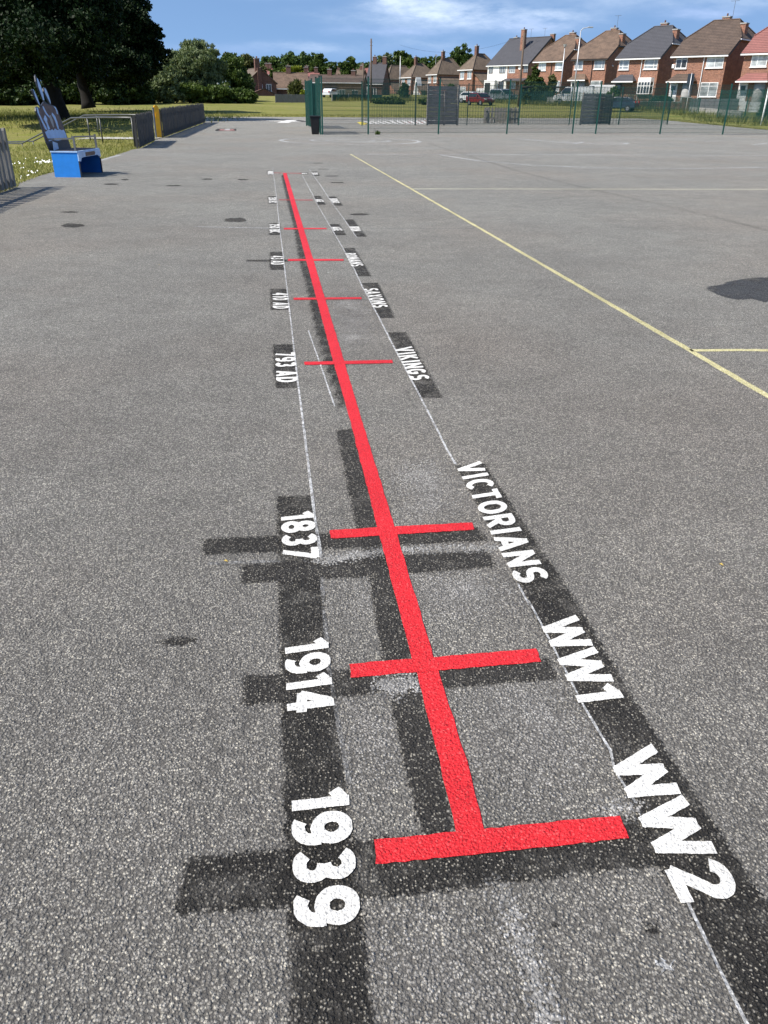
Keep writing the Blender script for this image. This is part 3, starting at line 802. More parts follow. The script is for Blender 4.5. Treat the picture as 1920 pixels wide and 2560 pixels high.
blob(1411, 2000 + 8, 13, 11, 'D', 'small black blob at the bottom right below WW2', 'black_paint', GS)
blob(1203, 1995, 9, 6, 'D', 'tiny black spot at the bottom beside the chalk smear', 'black_paint', GS)
blob(1436, 2085, 20, 12, 'D', 'small pale blue-white paint splash below WW2', 'chalk', None, 'paint_splash')
blob(385, 1385, 40, 9, 'D', 'faint dark scuff left of the date 1914', 'black_paint_worn', GS)

# chalk snap lines
GC = 'thin white chalk guide lines'
CL = lambda px, w, lab, mat='chalk': line_mark('chalk_line', px, w, M[mat], ZP['chalk'], lab, GC, jitter=0.0012)
CL(P('a', 215, 90, 265, 470, 300, 830, 345, 1180, 400, 1650) + P('b', 345, 260, 380, 560, 415, 860) + P('c', 540, 0, 575, 280, 603, 458), 0.011, 'chalk line under the left-hand dates')
CL(P('c', 603, 540, 612, 664) + P('d', 530, 250, 560, 420, 600, 640), 0.012, 'faint chalk line beside the date 1914', 'chalk_faint')
CL(P('a', 600, 200, 740, 460, 800, 590, 960, 860, 1130, 1150, 1280, 1430, 1375, 1640) + P('b', 1090, 320, 1200, 540, 1360, 840, 1465, 1040) + P('c', 1120, 0, 1160, 70), 0.011, 'chalk line under the right-hand era names')
CL(P('c', 1418, 565, 1470, 664) + P('d', 1215, 0, 1260, 80, 1410, 370, 1500, 520) + P('e', 1240, 30, 1300, 120), 0.0065, 'chalk line along the edge of the wide right-hand black band')
CL(P('e', 1440, 390, 1520, 560, 1600, 722, 1760, 1040), 0.0075, 'chalk line at the bottom right below WW2')
CL(P('a', 690, 120, 870, 380, 1000, 580, 1150, 780, 1310, 1010), 0.012, 'chalk line under IRON, BRONZE and STONE')
CL(P('b', 500, 420, 600, 700, 670, 910, 720, 1050), 0.009, 'short chalk line beside the 793 AD cross bar')
CL(P('D', 420, 490, 500, 491.5, 592, 493.5), 0.035, 'chalk line crossing the yard left of the small BC date')
CL(P('D', 780, 493.5, 900, 493.5, 1022, 494), 0.03, 'chalk line crossing the yard right of IRON', 'chalk_faint')
mark('chalk_smear', P('e', 905, 335, 945, 335, 985, 430, 1030, 540, 1100, 735, 1030, 735, 985, 580, 940, 440), M['smear'], ZP['chalk'], 'wide smeared white chalk streak at the bottom of the yard', GC)
mark('chalk_smear', P('e', 1215, 120, 1300, 118, 1300, 150, 1215, 150), M['smear'], ZP['chalk'], 'small pale smear at the right end of the nearest cross bar', GC)
CL(P('c', 130, 482, 430, 470), 0.02, 'short chalk smear left of the date 1837', 'chalk_faint')
mark('chalk_smear', P('c', 560, 462, 850, 415, 1330, 402, 1330, 422, 900, 432, 620, 480), M['smear'], ZP['chalk'], 'pale chalk smear between two dark bars', GC)
mark('chalk_smear', P('d', 690, 262, 830, 262, 850, 300, 760, 335, 690, 310), M['smear'], ZP['chalk'], 'pale blue-white smear under the 1914 cross bar', GC)
for px, lab in ((P('b', 620, 300, 780, 60, 900, 90, 1040, 380, 1010, 500, 760, 560, 700, 400), 'pale scrubbed patch right of the red line by SAXONS'),
                (P('d', 960, 330, 1150, 270, 1330, 290, 1420, 470, 1300, 640, 1090, 660, 1010, 520), 'pale scrubbed patch left of WW2'),
                (P('e', 580, 720, 590, 560, 660, 470, 800, 420, 960, 520, 1040, 690, 1000, 730), 'pale scrubbed patch right of the black band'),
                (P('c', 640, 560, 800, 540, 1000, 540, 1270, 520, 1400, 640, 1250, 690, 900, 680, 700, 690), 'pale scrubbed patch round the red line below 1837'),
                (P('c', 930, 90, 1060, 60, 1150, 160, 1130, 270, 980, 280), 'pale scrubbed patch left of VICTORIANS'),
                (P('d', 560, 330, 700, 300, 760, 420, 800, 560, 640, 620, 590, 520), 'pale scrubbed patch between the dates and the red line')):
    mark('scrubbed_patch', px, M['scrub'], 0.0005, lab, 'pale scrubbed patches', jitter=0.02, step=0.06)

# court lines
GY = 'yellow court lines'
line_mark('court_line', P('D', 757, 333, 888, 408, 1050, 501, 1270, 629, 1490, 757, 1659, 856, 1990, 1049, 2400, 1290), 0.05, M['yellow_paint'], ZP['court'], 'long yellow court line running diagonally to the right edge', GY)
line_mark('court_line', P('D', 888, 408, 1250, 408.5, 1700, 409, 2300, 410), 0.075, M['cream_line'], ZP['court'], 'yellow court line crossing to the right, level with the far red line', GY)
line_mark('court_line', P('D', 1490, 757, 1580, 756.5, 1700, 757, 2300, 760), 0.05, M['yellow_paint'], ZP['court'], 'short yellow court line meeting the right edge', GY)
for q, lab in (((520, 36, 700, 92, 830, 133, 1000, 176, 1160, 212, 1400, 265, 1670, 332), 'long faint dark seam slanting across the right of the yard'), ((300, 60, 420, 66, 560, 58), 'short faint dark seam in the far yard')):
    px_ = P('y', *q)
    o_ = put('tarmac_seam', soft_sheet('tarmac_seam', strip(px_, 0.13), 0.0006, M['seam'], 0.06))
    tag(o_, lab, 'seam')
GWL = 'white court lines'
line_mark('court_line', P('y', 265, 74, 1000, 76, 1700, 79), 0.16, M['white_worn'], ZP['court'], 'straight thin white court line across the far yard', GWL)
line_mark('court_line', P('y', 560, 76, 680, 95, 850, 110, 1100, 120, 1350, 123, 1700, 117), 0.13, M['white_worn'], ZP['court'], 'curved thin white court line on the right', GWL)
def ring(reg, cx, cy, rx, w, label, a0=0, a1=2 * PI, squash=1.0):
    c = gs(*P1(reg, cx, cy)); e = gs(*P1(reg, cx + rx, cy)); r = (e - c).length
    n = 48; a, b = [], []
    mb = MB()
    for i in range(n + 1):
        t = a0 + (a1 - a0) * i / n
        for rr in (r - w / 2, r + w / 2):
            x, y = c.x + rr * math.cos(t), c.y + rr * math.sin(t) * squash
            mb.v.append((x, y, zyard(y) + 0.002))
    mb.f = [(2 * i, 2 * i + 1, 2 * i + 3, 2 * i + 2) for i in range(n)]
    o = mb.build('painted_ring', M['white_worn'])
    return tag(o, label, GM, 'rings painted near the mesh fence')
ring('y', 262, 29.5, 223, 0.20, 'largest white ring painted before the mesh fence', squash=0.9)
ring('y', 262, 28.5, 128, 0.17, 'middle white ring painted before the mesh fence', squash=0.8)
ring('y', 262, 28.5, 78, 0.17, 'smallest white ring painted before the mesh fence', squash=0.75)
ring('y', 1480, 27, 85, 0.05, 'worn white arc near the right edge', 2.2, 5.5, 0.8)
for q, lab in (((820, 22, 1000, 38, 1190, 36), 'worn white hook-shaped line before the mesh fence'), ((1190, 36, 1180, 40, 1090, 41, 970, 32), 'worn white curve before the mesh fence'), ((1010, 40, 1040, 33), 'short worn white dash before the fence'),
               ((1440, 31, 1500, 32), 'short white dash near the right edge'), ((1545, 20, 1600, 20), 'far short white dash near the right edge'), ((1610, 42, 1659, 38), 'slanting white dash at the right edge')):
    line_mark('worn_line', P('y', *q), 0.2, M['white_worn'], ZP['court'], lab, 'worn white lines before the fence')
# painted floor games beyond
mapm = empty('floor_picture', gs(*P1('h', 715, 1155)), 0, 'small pink and white floor picture framed in black', GM)
part_at(mark('panel_border', P('h', 600, 1158, 625, 1143, 835, 1143, 830, 1168, 610, 1168), M['black_solid'], 0.002, None, parent=mapm), mapm)
part_at(mark('panel_picture', P('h', 640, 1160, 660, 1148, 800, 1148, 820, 1162, 740, 1166), M['pink_worn'], 0.004, None, parent=mapm), mapm)
part_at(mark('panel_splash', P('h', 690, 1160, 720, 1144, 760, 1142, 765, 1160), M['white_worn'], 0.006, None, parent=mapm), mapm)
comp = empty('painted_compass', gs(*P1('h', 1380, 1062)), 0, 'white four-pointed compass star painted on black lines', GM)
for q in ((1165, 1056, 1510, 1066), (1340, 1078, 1440, 1050)):
    a = line_mark('star_arm', P('h', *q), 0.8, M['white_paint'], 0.004, None); del a['category']; part_at(a, comp)
a = line_mark('dark_ring', P('h', 1180, 1052, 1300, 1046, 1480, 1052, 1600, 1068), 0.8, M['black_solid'], 0.002, None); del a['category']; part_at(a, comp)
snake = empty('painted_caterpillar', gs(900, 311), 0, 'long floor caterpillar with yellow head and white loops', GM)
part_at(mark('yellow_head', P('g', 1150, 795, 1230, 788, 1335, 815, 1345, 830, 1290, 845, 1220, 845), M['yellow_far'], 0.004, None, parent=snake), snake)
for i in range(12):
    x0 = 1290 + i * 118
    a = line_mark('body_loop', P('g', x0, 775 - (i > 3) * 20, x0 + 90, 805, x0 + 150, 828, x0 + 60, 838), 0.30, M['white_paint'], 0.004, None); del a['category']; part_at(a, snake)
for i in range(9):
    x0 = 1400 + i * 130
    a = line_mark('body_loop', P('g', x0, 745, x0 + 90, 765, x0 + 140, 755), 0.5, M['white_paint'], 0.004, None); del a['category']; part_at(a, snake)
for x0, x1 in ((1180, 1420), (1320, 1420)):
    a = mark('red_segment', P('q', x0, 1066, x1, 1068, x1, 1082, x0, 1084) if x0 == 1180 else P('q', x0, 1048, x1, 1050, x1, 1060, x0, 1060), M['pink_worn'], 0.003, None, parent=snake); part_at(a, snake)
a = line_mark('white_edging', P('f', 270, 584, 390, 548, 515, 516), 0.16, M['white_worn'], 0.003, 'white painted edge line behind the blue seat')
# ------------------------------------------------------------------ throne seat
sb0 = gs(138, 445); sb1 = gs(203, 443.5); sb2 = gs(247, 430)
SX0, SX1 = -6.93, sb1.x
SY0, SY1 = sb1.y - 0.02, sb1.y + 1.33
SH = 0.47
seat = empty('throne_seat', (SX0, SY0, 0), 0, 'blue box bench with tall spiky painted throne back', 'seat')
def sl(p): return (p[0] - SX0, p[1] - SY0, p[2])
W_, D_ = SX1 - SX0, SY1 - SY0
MB().box(0, 0, 0.0, W_, 0.025, SH).build('side_panel', M['blue_board'], seat)
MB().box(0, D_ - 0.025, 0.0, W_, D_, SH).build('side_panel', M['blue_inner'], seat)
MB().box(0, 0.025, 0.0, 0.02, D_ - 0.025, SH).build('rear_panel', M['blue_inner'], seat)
MB().box(-0.01, -0.012, SH, W_ + 0.012, D_ + 0.012, SH + 0.025).build('seat_board', M['pale_blue'], seat)
MB().box(0.02, 0.03, SH + 0.025, W_ - 0.03, D_ - 0.05, SH + 0.030).build('seat_paint', M['brown_board'], seat)
# apron with a scalloped lower edge
ap = [(W_, 0.0, SH)] + [(W_, 0.0, SH - 0.16)] + [(W_, 0.10 + 0.0, SH - 0.17), (W_, 0.17, SH - 0.11), (W_, 0.3, SH - 0.10), (W_, D_ - 0.2, SH - 0.10), (W_, D_ - 0.1, SH - 0.13), (W_, D_, SH - 0.15), (W_, D_, SH)]
apron = MB().prism(ap, (0.022, 0, 0)).build('front_apron', M['pale_blue'], seat)
MB().prism([(W_ + 0.022, 0.42, SH - 0.015), (W_ + 0.022, 0.42, SH - 0.09), (W_ + 0.022, 0.98, SH - 0.09), (W_ + 0.022, 1.02, SH - 0.05), (W_ + 0.022, 0.98, SH - 0.015)], (0.003, 0, 0)).build('apron_paint', M['brown_board'], apron)
MB().box(W_ - 0.0, 0, 0, W_ + 0.02, 0.03, SH - 0.17).build('edge_strip', M['dark_edge'], seat)
MB().box(W_ - 0.0, D_ - 0.03, 0, W_ + 0.02, D_, SH - 0.17).build('edge_strip', M['dark_edge'], seat)
# backrest: a leaning board with a cut outline
LEAN = 0.155
def back_pt(x, y):
    """picture position on the leaning board -> (along the board, up)"""
    d = ray(*P1('s', x, y))
    # plane X = SX0 - LEAN * (Z - SH)
    t = (SX0 + LEAN * SH - LEAN * EYE) / (d.x + LEAN * d.z)
    return d.y * t - SY0, EYE + d.z * t
def bp(pairs):
    out = []
    for i in range(0, len(pairs), 2):
        y, z = back_pt(pairs[i], pairs[i + 1])
        out.append((-LEAN * (z - SH), y, z))
    return out
nrm = Vector((1, 0, LEAN)).normalized()
outline = bp([702, 1215, 640, 1080, 595, 930, 545, 770, 495, 650, 492, 605, 508, 585, 530, 595, 548, 618, 560, 590,
              510, 520, 462, 425, 434, 365, 446, 345, 470, 362, 520, 455, 553, 560, 568, 575, 590, 540, 606, 520,
              562, 420, 520, 320, 494, 240, 483, 165, 489, 146, 500, 170, 540, 235, 578, 330, 604, 430, 618, 515, 655, 545, 690, 563,
              640, 460, 602, 378, 597, 338, 611, 322, 636, 337, 668, 405, 697, 500, 708, 562, 765, 585, 802, 650, 850, 780, 905, 930, 945, 1050, 985, 1160, 1000, 1215])
back = MB().prism(outline, -nrm * 0.022).build('backrest', M['dark_edge'], seat)
rim = [Vector(p) for p in outline]
cen = sum(rim, Vector()) / len(rim)
def decal(pairs, mat, name, lift=0.0015):
    pts = [Vector(p) + nrm * lift for p in bp(pairs)]
    MB().prism(pts, nrm * 0.0015).build(name, M[mat], back)
decal([648, 1070, 604, 930, 556, 780, 512, 660, 508, 610, 530, 612, 560, 620, 600, 545, 655, 560, 700, 578, 756, 596, 795, 660, 842, 790, 893, 930, 930, 1045], 'brown_board', 'brown_paint')
for q in ([676, 1068, 618, 940, 650, 925, 660, 905, 700, 918, 716, 900, 740, 920, 756, 890, 790, 915, 820, 900, 850, 918, 875, 908, 905, 960, 925, 1035, 860, 1045, 800, 1060, 730, 1050],
          [460, 365, 448, 352, 460, 352, 505, 445, 545, 555, 547, 578, 520, 530, 480, 440], [505, 205, 515, 195, 560, 300, 595, 420, 610, 500, 595, 500, 560, 410, 525, 310],
          [607, 345, 618, 330, 640, 365, 670, 440, 695, 520, 697, 552, 660, 480, 620, 400], [498, 605, 520, 600, 540, 680, 590, 790, 640, 880, 650, 920, 620, 900, 560, 770, 515, 670],
          [583, 580, 600, 590, 640, 670, 690, 740, 680, 745, 630, 690, 598, 630], [600, 760, 618, 700, 650, 760, 650, 800, 690, 900, 660, 905, 640, 830],
          [712, 700, 716, 670, 760, 720, 790, 800, 815, 900, 795, 900, 760, 790, 735, 740], [735, 580, 770, 600, 790, 650, 800, 700, 785, 690, 765, 625]):
    decal(q, 'pale_blue', 'blue_paint', 0.0035)
decal([670, 715, 700, 710, 730, 790, 748, 870, 735, 880, 700, 800], 'grey_render', 'pale_plaque', 0.0035)
# arm rests: a thin rail on a post at each end
for yy in (0.03, D_ - 0.03):
    arm = MB().bar((-0.02, yy, SH + 0.24), (W_ - 0.02, yy, SH + 0.26), 0.03, 0.03).build('armrest', M['grey_metal'], seat)
    MB().bar((W_ - 0.035, yy, SH + 0.02), (W_ - 0.035, yy, SH + 0.30), 0.035).build('arm_post', M['grey_metal'], arm)
MB().prism([(0.05, 0.04, SH + 0.03), (0.05, 0.3, SH + 0.05), (0.05, 0.28, SH + 0.16), (0.05, 0.05, SH + 0.2)], (0.012, 0, 0)).build('arm_panel', M['pale_blue'], seat)

# ------------------------------------------------------------------ picket fences on the left
def picket_fence(name, label, a, b, h, mat, pitch, bw, group, ground=True, rails=(0.22, 0.74), posts=2.2, side=1, post_mat=None, zf=None, round_top=False, seed=1, var=.035, thick=.022):
    a, b = Vector(a), Vector(b)
    d = (b - a); ln = d.to_2d().length
    root = empty(name, a, math.atan2(d.y, d.x), label, 'fence', group)
    sl_ = (b.z - a.z) / ln
    r = random.Random(seed)
    n = int(ln / pitch)
    for i in range(n + 1):
        x = i * ln / n
        z = sl_ * x
        hh = h * r.uniform(1 - var, 1 + var * .5)
        w = bw * r.uniform(0.92, 1.06) / 2
        lx = r.uniform(-0.012, 0.012); yy = r.uniform(-0.006, 0.006)
        pts = [(x - w, yy, z + 0.03), (x + w, yy, z + 0.03), (x + w + lx, yy, z + hh - 0.04), (x + w * 0.55 + lx, yy, z + hh), (x - w * 0.55 + lx, yy, z + hh), (x - w + lx, yy, z + hh - 0.04)]
        MB().prism(pts, (0, thick, 0)).build('picket', M[mat], root)
    for k in rails:
        MB().bar((0, 0.05 * side + 0.011, h * k), (ln, 0.05 * side + 0.011, h * k + sl_ * ln), 0.05, 0.085).build('rail', M[mat], root)
    m = max(1, round(ln / posts))
    for i in range(m + 1):
        x = ln * i / m
        MB().box(x - 0.05, 0.08 * side + 0.011 - 0.045, sl_ * x - 0.1, x + 0.05, 0.08 * side + 0.011 + 0.045, sl_ * x + h * 0.97).build('fence_post', M[post_mat or mat], root)
    return root
GP = 'wooden picket fences along the left side'
FA = FL0 + Vector((0.02, -0.02, 0)); FB = FL1
picket_fence('picket_fence', 'nearest weathered picket fence at the left edge', FA, FB, 1.0, 'old_wood', 0.235, 0.125, GP, side=-1, seed=4, rails=(0.14, 0.76), thick=.04)
p0, p1 = gs(351, 371), gs(387.5, 352.5)
picket_fence('picket_fence', 'short dark picket fence panel beside the metal handrail', p0, p1, 1.04, 'dark_wood', 0.125, 0.112, GP, side=-1 if False else 1, rails=(0.2, 0.8), seed=5)
p2, p3 = gs(411, 344), gs(513, 306.2)
picket_fence('picket_fence', 'longest dark picket fence, right of the yellow post', p2, p3, 1.12, 'dark_wood', 0.150, 0.128, GP, rails=(0.2, 0.8), posts=3.0, seed=6, var=.05)
yp = gs(398.5, 344.5)
yg = empty('gate_post', yp, 0.5, 'orange-yellow wooden post at the fence gap', 'post')
MB().prism([(-0.10, -0.02, 0), (0.10, -0.02, 0), (0.10, -0.02, 1.12), (0.05, -0.02, 1.22), (-0.05, -0.02, 1.22), (-0.10, -0.02, 1.14)], (0, 0.10, 0)).build('board', M['yellow_metal'], yg)
MB().box(-0.06, -0.05, 0.80, 0.10, -0.02, 0.92).build('latch_plate', M['yellow_metal'], yg)
gp2 = empty('gate_post', gs(391, 346), 0, 'thin grey metal post left of the yellow post', 'post')
MB().tube((0, 0, 0), (0, 0, 1.12), 0.035).build('tube', M['grey_metal'], gp2)
MB().tube((0, 0, 1.12), (0, 0, 1.15), 0.05).build('cap', M['grey_metal'], gp2)

# handrails and path down the bank
rail_a = gs(340, 371)
rz = 1.0
A0 = rail_a; A1 = gs(224, 351.6)
dirn = (A1 - A0)
def handrail(label, top, post_idx, group='metal handrails at the bank'):
    root = empty('handrail', (top[0][0], top[0][1], 0), 0, label, 'handrail', group)
    o = Vector((top[0][0], top[0][1], 0))
    MB().path([Vector(p) - o for p in top], [0.032] * len(top), 8).build('top_rail', M['rail_metal'], root, True)
    for (x, y, z) in post_idx:
        g0 = terrain(x, y)
        MB().tube(Vector((x, y, g0 - 0.05)) - o, Vector((x, y, z)) - o, 0.028, n=8).build('rail_post', M['rail_metal'], root, True)
    return root
def at_d(px, py, Y): return tuple(at(px, py, Y))
near_top = [at_d(*P1('l', 1135, 1018), 28.9), at_d(*P1('l', 850, 1014), 32.0), at_d(*P1('l', 615, 1020), 34.4), at_d(*P1('l', 190, 1240), 37.6), at_d(*P1('l', 40, 1237), 39.0)]
def lerp3(a, b, t): return tuple(x + (y - x) * t for x, y in zip(a, b))
handrail('near metal handrail bending down the grass bank', near_top, [near_top[0], lerp3(near_top[1], near_top[2], 0.40), lerp3(near_top[0], near_top[1], 0.97), near_top[3], lerp3(near_top[2], near_top[3], 0.5)])
far_top = [at_d(*P1('l', 1330, 993), 36.5), at_d(*P1('l', 1000, 992), 38.3), at_d(*P1('l', 725, 996), 40.0), at_d(*P1('l', 285, 1222), 43.0), at_d(*P1('l', 40, 1225), 45.0)]
handrail('far metal handrail bending down the grass bank', far_top, [far_top[0], lerp3(far_top[0], far_top[1], 0.55), lerp3(far_top[1], far_top[2], 0.6), far_top[3]])
# path from the gap to the bank
def drape(name, ctr, w, mat, dz, label):
    mb = MB(); k = len(ctr)
    for i, p in enumerate(ctr):
        p = Vector(p).to_2d()
        d = (Vector(ctr[min(i + 1, k - 1)]).to_2d() - Vector(ctr[max(i - 1, 0)]).to_2d()).normalized()
        n = Vector((-d.y, d.x))
        for s_ in (-0.5, 0, 0.5):
            q = p + n * w * s_
            mb.v.append((q.x, q.y, terrain(q.x, q.y) + dz))
    for i in range(k - 1):
        for j in (0, 1):
            mb.f.append((3 * i + j, 3 * i + j + 1, 3 * i + j + 4, 3 * i + j + 3))
    o = mb.build(name, mat)
    return tag(o, label, None, kind='structure')
pc = [gs(392, 348), gs(360, 347.5), gs(320, 347), gs(280, 346.8), gs(240, 346.5), gs(200, 346)]
drape('path', [(p.x, p.y, 0) for p in pc], 1.5, M['concrete'], 0.03, 'narrow concrete path between the handrails')

# ------------------------------------------------------------------ green mesh fences of the games court
post_me = MB().box(-0.035, -0.035, -0.1, 0.035, 0.035, 2.42).mesh('fence_post', M['green_metal'])
def mesh_panel(ln, z0, z1, h, root, x0, y=0.0, pitch=0.05, r=0.0034):
    mb = MB()
    n = max(2, int(ln / pitch))
    for i in range(n + 1):
        x = x0 + 0.04 + (ln - 0.08) * i / n
        zz = z0 + (z1 - z0) * i / n
        mb.bar((x, y, zz + 0.05), (x, y, zz + h), 2 * r, 2 * r, cap=False)
    for k in range(13):
        t = 0.08 + (h - 0.12) * k / 12
        mb.bar((x0 + 0.04, y - 0.008, z0 + t), (x0 + ln - 0.04, y - 0.008, z1 + t), 2 * r, 2 * r, cap=False)
    return mb.build('mesh_panel', M['green_wire'], root)
def mesh_fence(name, label, pts, h, group, skip=(), wires=True, pitch=0.05, r=0.0034, post=True):
    pts = [Vector(p) for p in pts]
    root = empty(name, pts[0], 0, label, 'fence', group)
    for i, p in enumerate(pts):
        o = put('fence_post', post_me, root); o.location = p - pts[0]
        o.scale = (1, 1, h / 2.38)
        MB().box(-0.04, -0.04, 0, 0.04, 0.04, 0.03).build('post_cap', M['black'], o).location = (0, 0, 2.42)
        if i + 1 < len(pts) and i not in skip:
            q = pts[i + 1]; d = q - p
            pn = mesh_panel(d.to_2d().length, 0, d.z, h, root, 0, pitch=pitch, r=r)
            pn.location = p - pts[0]
            pn.rotation_euler = (0, 0, math.atan2(d.y, d.x))
    return root
GF = 'green mesh fences of the games court'
near_px = [(806.3, 336.5), (920.5, 336), (1095.7, 335.5), (1266.6, 335), (1430.7, 334.6), (1488.6, 335), (1649.4, 335.3), (1806, 336.3), (1960, 337.5), (2110, 339)]
mesh_fence('mesh_fence', 'near green mesh fence of the games court, beside the black bin', [gs(*q) for q in near_px], 2.40, GF, r=0.0042)
far_px = [(905, 314), (1037.8, 313.3), (1167, 312.8), (1295.7, 313), (1422, 312.7), (1546, 311.5), (1667.5, 311)]
mesh_fence('mesh_fence', 'far green mesh fence of the games court, level with the board walls', [gs(*q) for q in far_px], 2.40, GF, r=0.0042)
side_pts = [gs(806.3, 336.5) + Vector((-0.1, 0.12, 0)), gs(793, 329)]
def solid_side(label, p, q):
    root = mesh_fence('mesh_fence', label, [p, q], 2.40, GF, pitch=0.03, r=0.006)
    return root
solid_side('short side of the mesh fence end-on beside the bin', side_pts[0], side_pts[1])
solid_side('short green fence side end-on, farthest left behind the bin', gs(782, 321.5), gs(766.5, 314.5))
gate = empty('court_gate', gs(783, 320.5), math.atan2(1, -0.05), 'green court gate leaf standing open behind the bin', 'gate', None)
MB().box(0, -0.03, 0.08, 0.06, 0.03, 2.3).build('gate_frame', M['green_metal'], gate)
MB().box(-0.03, -0.2, 0.1, 0.03, 0.2, 2.25).build('gate_stile', M['green_metal'], gate)
# bin
bb = gs(788.5, 335.6)
binr = empty('litter_bin', bb, 0.1, 'black square litter bin against the fence corner', 'bin')
def frustum(x, y, z0, z1, X, Y):
    return [(-x, -y, z0), (x, -y, z0), (x, y, z0), (-x, y, z0), (-X, -Y, z1), (X, -Y, z1), (X, Y, z1), (-X, Y, z1)], [(3, 2, 1, 0), (0, 1, 5, 4), (1, 2, 6, 5), (2, 3, 7, 6), (3, 0, 4, 7), (4, 5, 6, 7)]
MB().add(*frustum(0.17, 0.17, 0, 0.72, 0.235, 0.235)).build('bin_body', M['black'], binr, bevel=0.03)
MB().box(-0.255, -0.255, 0.72, 0.255, 0.255, 0.80).build('bin_rim', M['black'], binr, bevel=0.02)
MB().bar((0.25, -0.12, 0.12), (0.25, -0.12, 0.74), 0.03).build('handle', M['black'], binr)
wd = gs(930, 336.6)
# board walls behind the goals
def board_wall(label, L_, R_, h, n=9, lean=0):
    a, b = gs(*L_), gs(*R_)
    d = b - a; ln = d.to_2d().length
    root = empty('board_wall', a, math.atan2(d.y, d.x), label, 'wall', 'grey timber rebound walls')
    for k in range(n):
        z = 0.06 + (h - 0.08) * k / n
        MB().box(0.05, -0.02, z, ln - 0.05, 0.02, z + (h - 0.08) / n - 0.012).build('plank', M['board_wood'], root)
    for x in (0.0, ln * 0.56, ln):
        MB().box(x - 0.06, -0.085, -0.05, x + 0.06, -0.022, h + 0.05 if x != ln * 0.56 else h * 0.86).build('wall_post', M['board_wood'], root)
    return root
board_wall('grey board wall standing left of the picket planter', (1066.5, 313.5), (1141.5, 313.2), 2.30)
board_wall('grey board wall on the right in front of the white van', (1449, 312.5), (1522, 311.6), 2.0)
# square picket enclosure
q0, q1 = gs(1211, 308), gs(1265, 308.3)
encl = empty('picket_enclosure', q0, 0, 'low square enclosure of grey pointed pickets beyond the court', 'enclosure')
ex = (q1 - q0); ln = ex.to_2d().length; dep = 2.2
r = random.Random(8)
def pk_row(x0, y0, x1, y1):
    n = max(3, int(math.hypot(x1 - x0, y1 - y0) / 0.24))
    along = math.atan2(y1 - y0, x1 - x0)
    for i in range(n + 1):
        t = i / n; x, y = x0 + (x1 - x0) * t, y0 + (y1 - y0) * t
        h = 1.05 * r.uniform(0.94, 1.02)
        ca, sa = math.cos(along) * 0.07, math.sin(along) * 0.07
        MB().prism([(x - ca, y - sa, 0), (x + ca, y + sa, 0), (x + ca, y + sa, h - 0.08), (x, y, h), (x - ca, y - sa, h - 0.08)], (-math.sin(along) * 0.02, math.cos(along) * 0.02, 0)).build('picket', M['board_wood'], encl)
    for z in (0.3, 0.75):
        MB().bar((x0, y0 + 0.03, z), (x1, y1 + 0.03, z), 0.04, 0.08).build('rail', M['board_wood'], encl)
pk_row(0, 0, ln, 0); pk_row(ln, 0, ln + 1.1, dep); pk_row(0, 0, 0.5, dep); pk_row(0.5, dep, ln + 1.1, dep)
for x, y in ((0, -0.05), (ln, -0.05), (ln + 1.1, dep), (0.5, dep)):
    MB().box(x - 0.06, y - 0.06, 0, x + 0.06, y + 0.02, 0.95).build('corner_post', M['board_wood'], encl)
# ------------------------------------------------------------------ houses
def window(parent, u, z, w, h, y=0.0, bars=(0.5,), transom=0.72, frame='white', pane='pane', sill=True, axis='x'):
    """a framed window on the wall plane y (outside is -y)"""
    t = 0.07
    mb = MB()
    f0, f1 = y - 0.05, y + 0.03
    mb.box(u, f0, z, u + t, f1, z + h); mb.box(u + w - t, f0, z, u + w, f1, z + h)
    mb.box(u + t, f0, z, u + w - t, f1, z + t); mb.box(u + t, f0, z + h - t, u + w - t, f1, z + h)
    for b in bars: mb.box(u + w * b - t / 2, f0 + .006, z + t, u + w * b + t / 2, f1, z + h - t)
    if transom: mb.box(u + t, f0 + .012, z + h * transom - t / 2, u + w - t, f1, z + h * transom + t / 2)
    o = mb.build('window', M[frame], parent)
    MB().box(u + t * .5, y - 0.018, z + t * .5, u + w - t * .5, y + 0.01, z + h - t * .5).build('pane', M[pane], o)
    if sill: MB().box(u - 0.08, y - 0.13, z - 0.09, u + w + 0.08, y + 0.02, z - 0.005).build('sill', M['white'], o)
    return o
def chimney(parent, x, y, z0, z1, w=0.62, d=0.8, mat='brick', pots=2):
    c = MB().box(x - w / 2, y - d / 2, z0, x + w / 2, y + d / 2, z1).build('chimney', M[mat], parent)
    MB().box(x - w / 2 - .06, y - d / 2 - .06, z1, x + w / 2 + .06, y + d / 2 + .06, z1 + 0.12).build('cap', M['stone'], c)
    for i in range(pots):
        yy = y + (i - (pots - 1) / 2) * 0.34
        MB().tube((x, yy, z1 + .12), (x, yy, z1 + 0.42), 0.11, 0.09, 8).build('pot', M['brick_dark'], c)
    return c
def aerial(parent, x, y, z, h=1.6):
    a = MB().tube((x, y, z), (x, y, z + h), 0.022, n=6)
    a.bar((x - 0.5, y, z + h), (x + 0.45, y, z + h), 0.025)
    for i in range(6): a.bar((x - 0.45 + i * .17, y - 0.22, z + h), (x - 0.45 + i * .17, y + 0.22, z + h), 0.015)
    return a.build('aerial', M['grey_metal'], parent)
def place(eL, eR, Y, theta, eave):
    """house frame from its two front eave corners: origin left front corner at the ground"""
    pr = at(*eR, Y)
    d = Vector((math.cos(theta), -math.sin(theta)))
    r = ray(*eL)
    # pr - s d = r t
    s = (pr.x * r.y - pr.y * r.x) / (d.x * r.y - d.y * r.x)
    o = Vector((pr.x - d.x * s, pr.y - d.y * s, pr.z - eave))
    return o, s
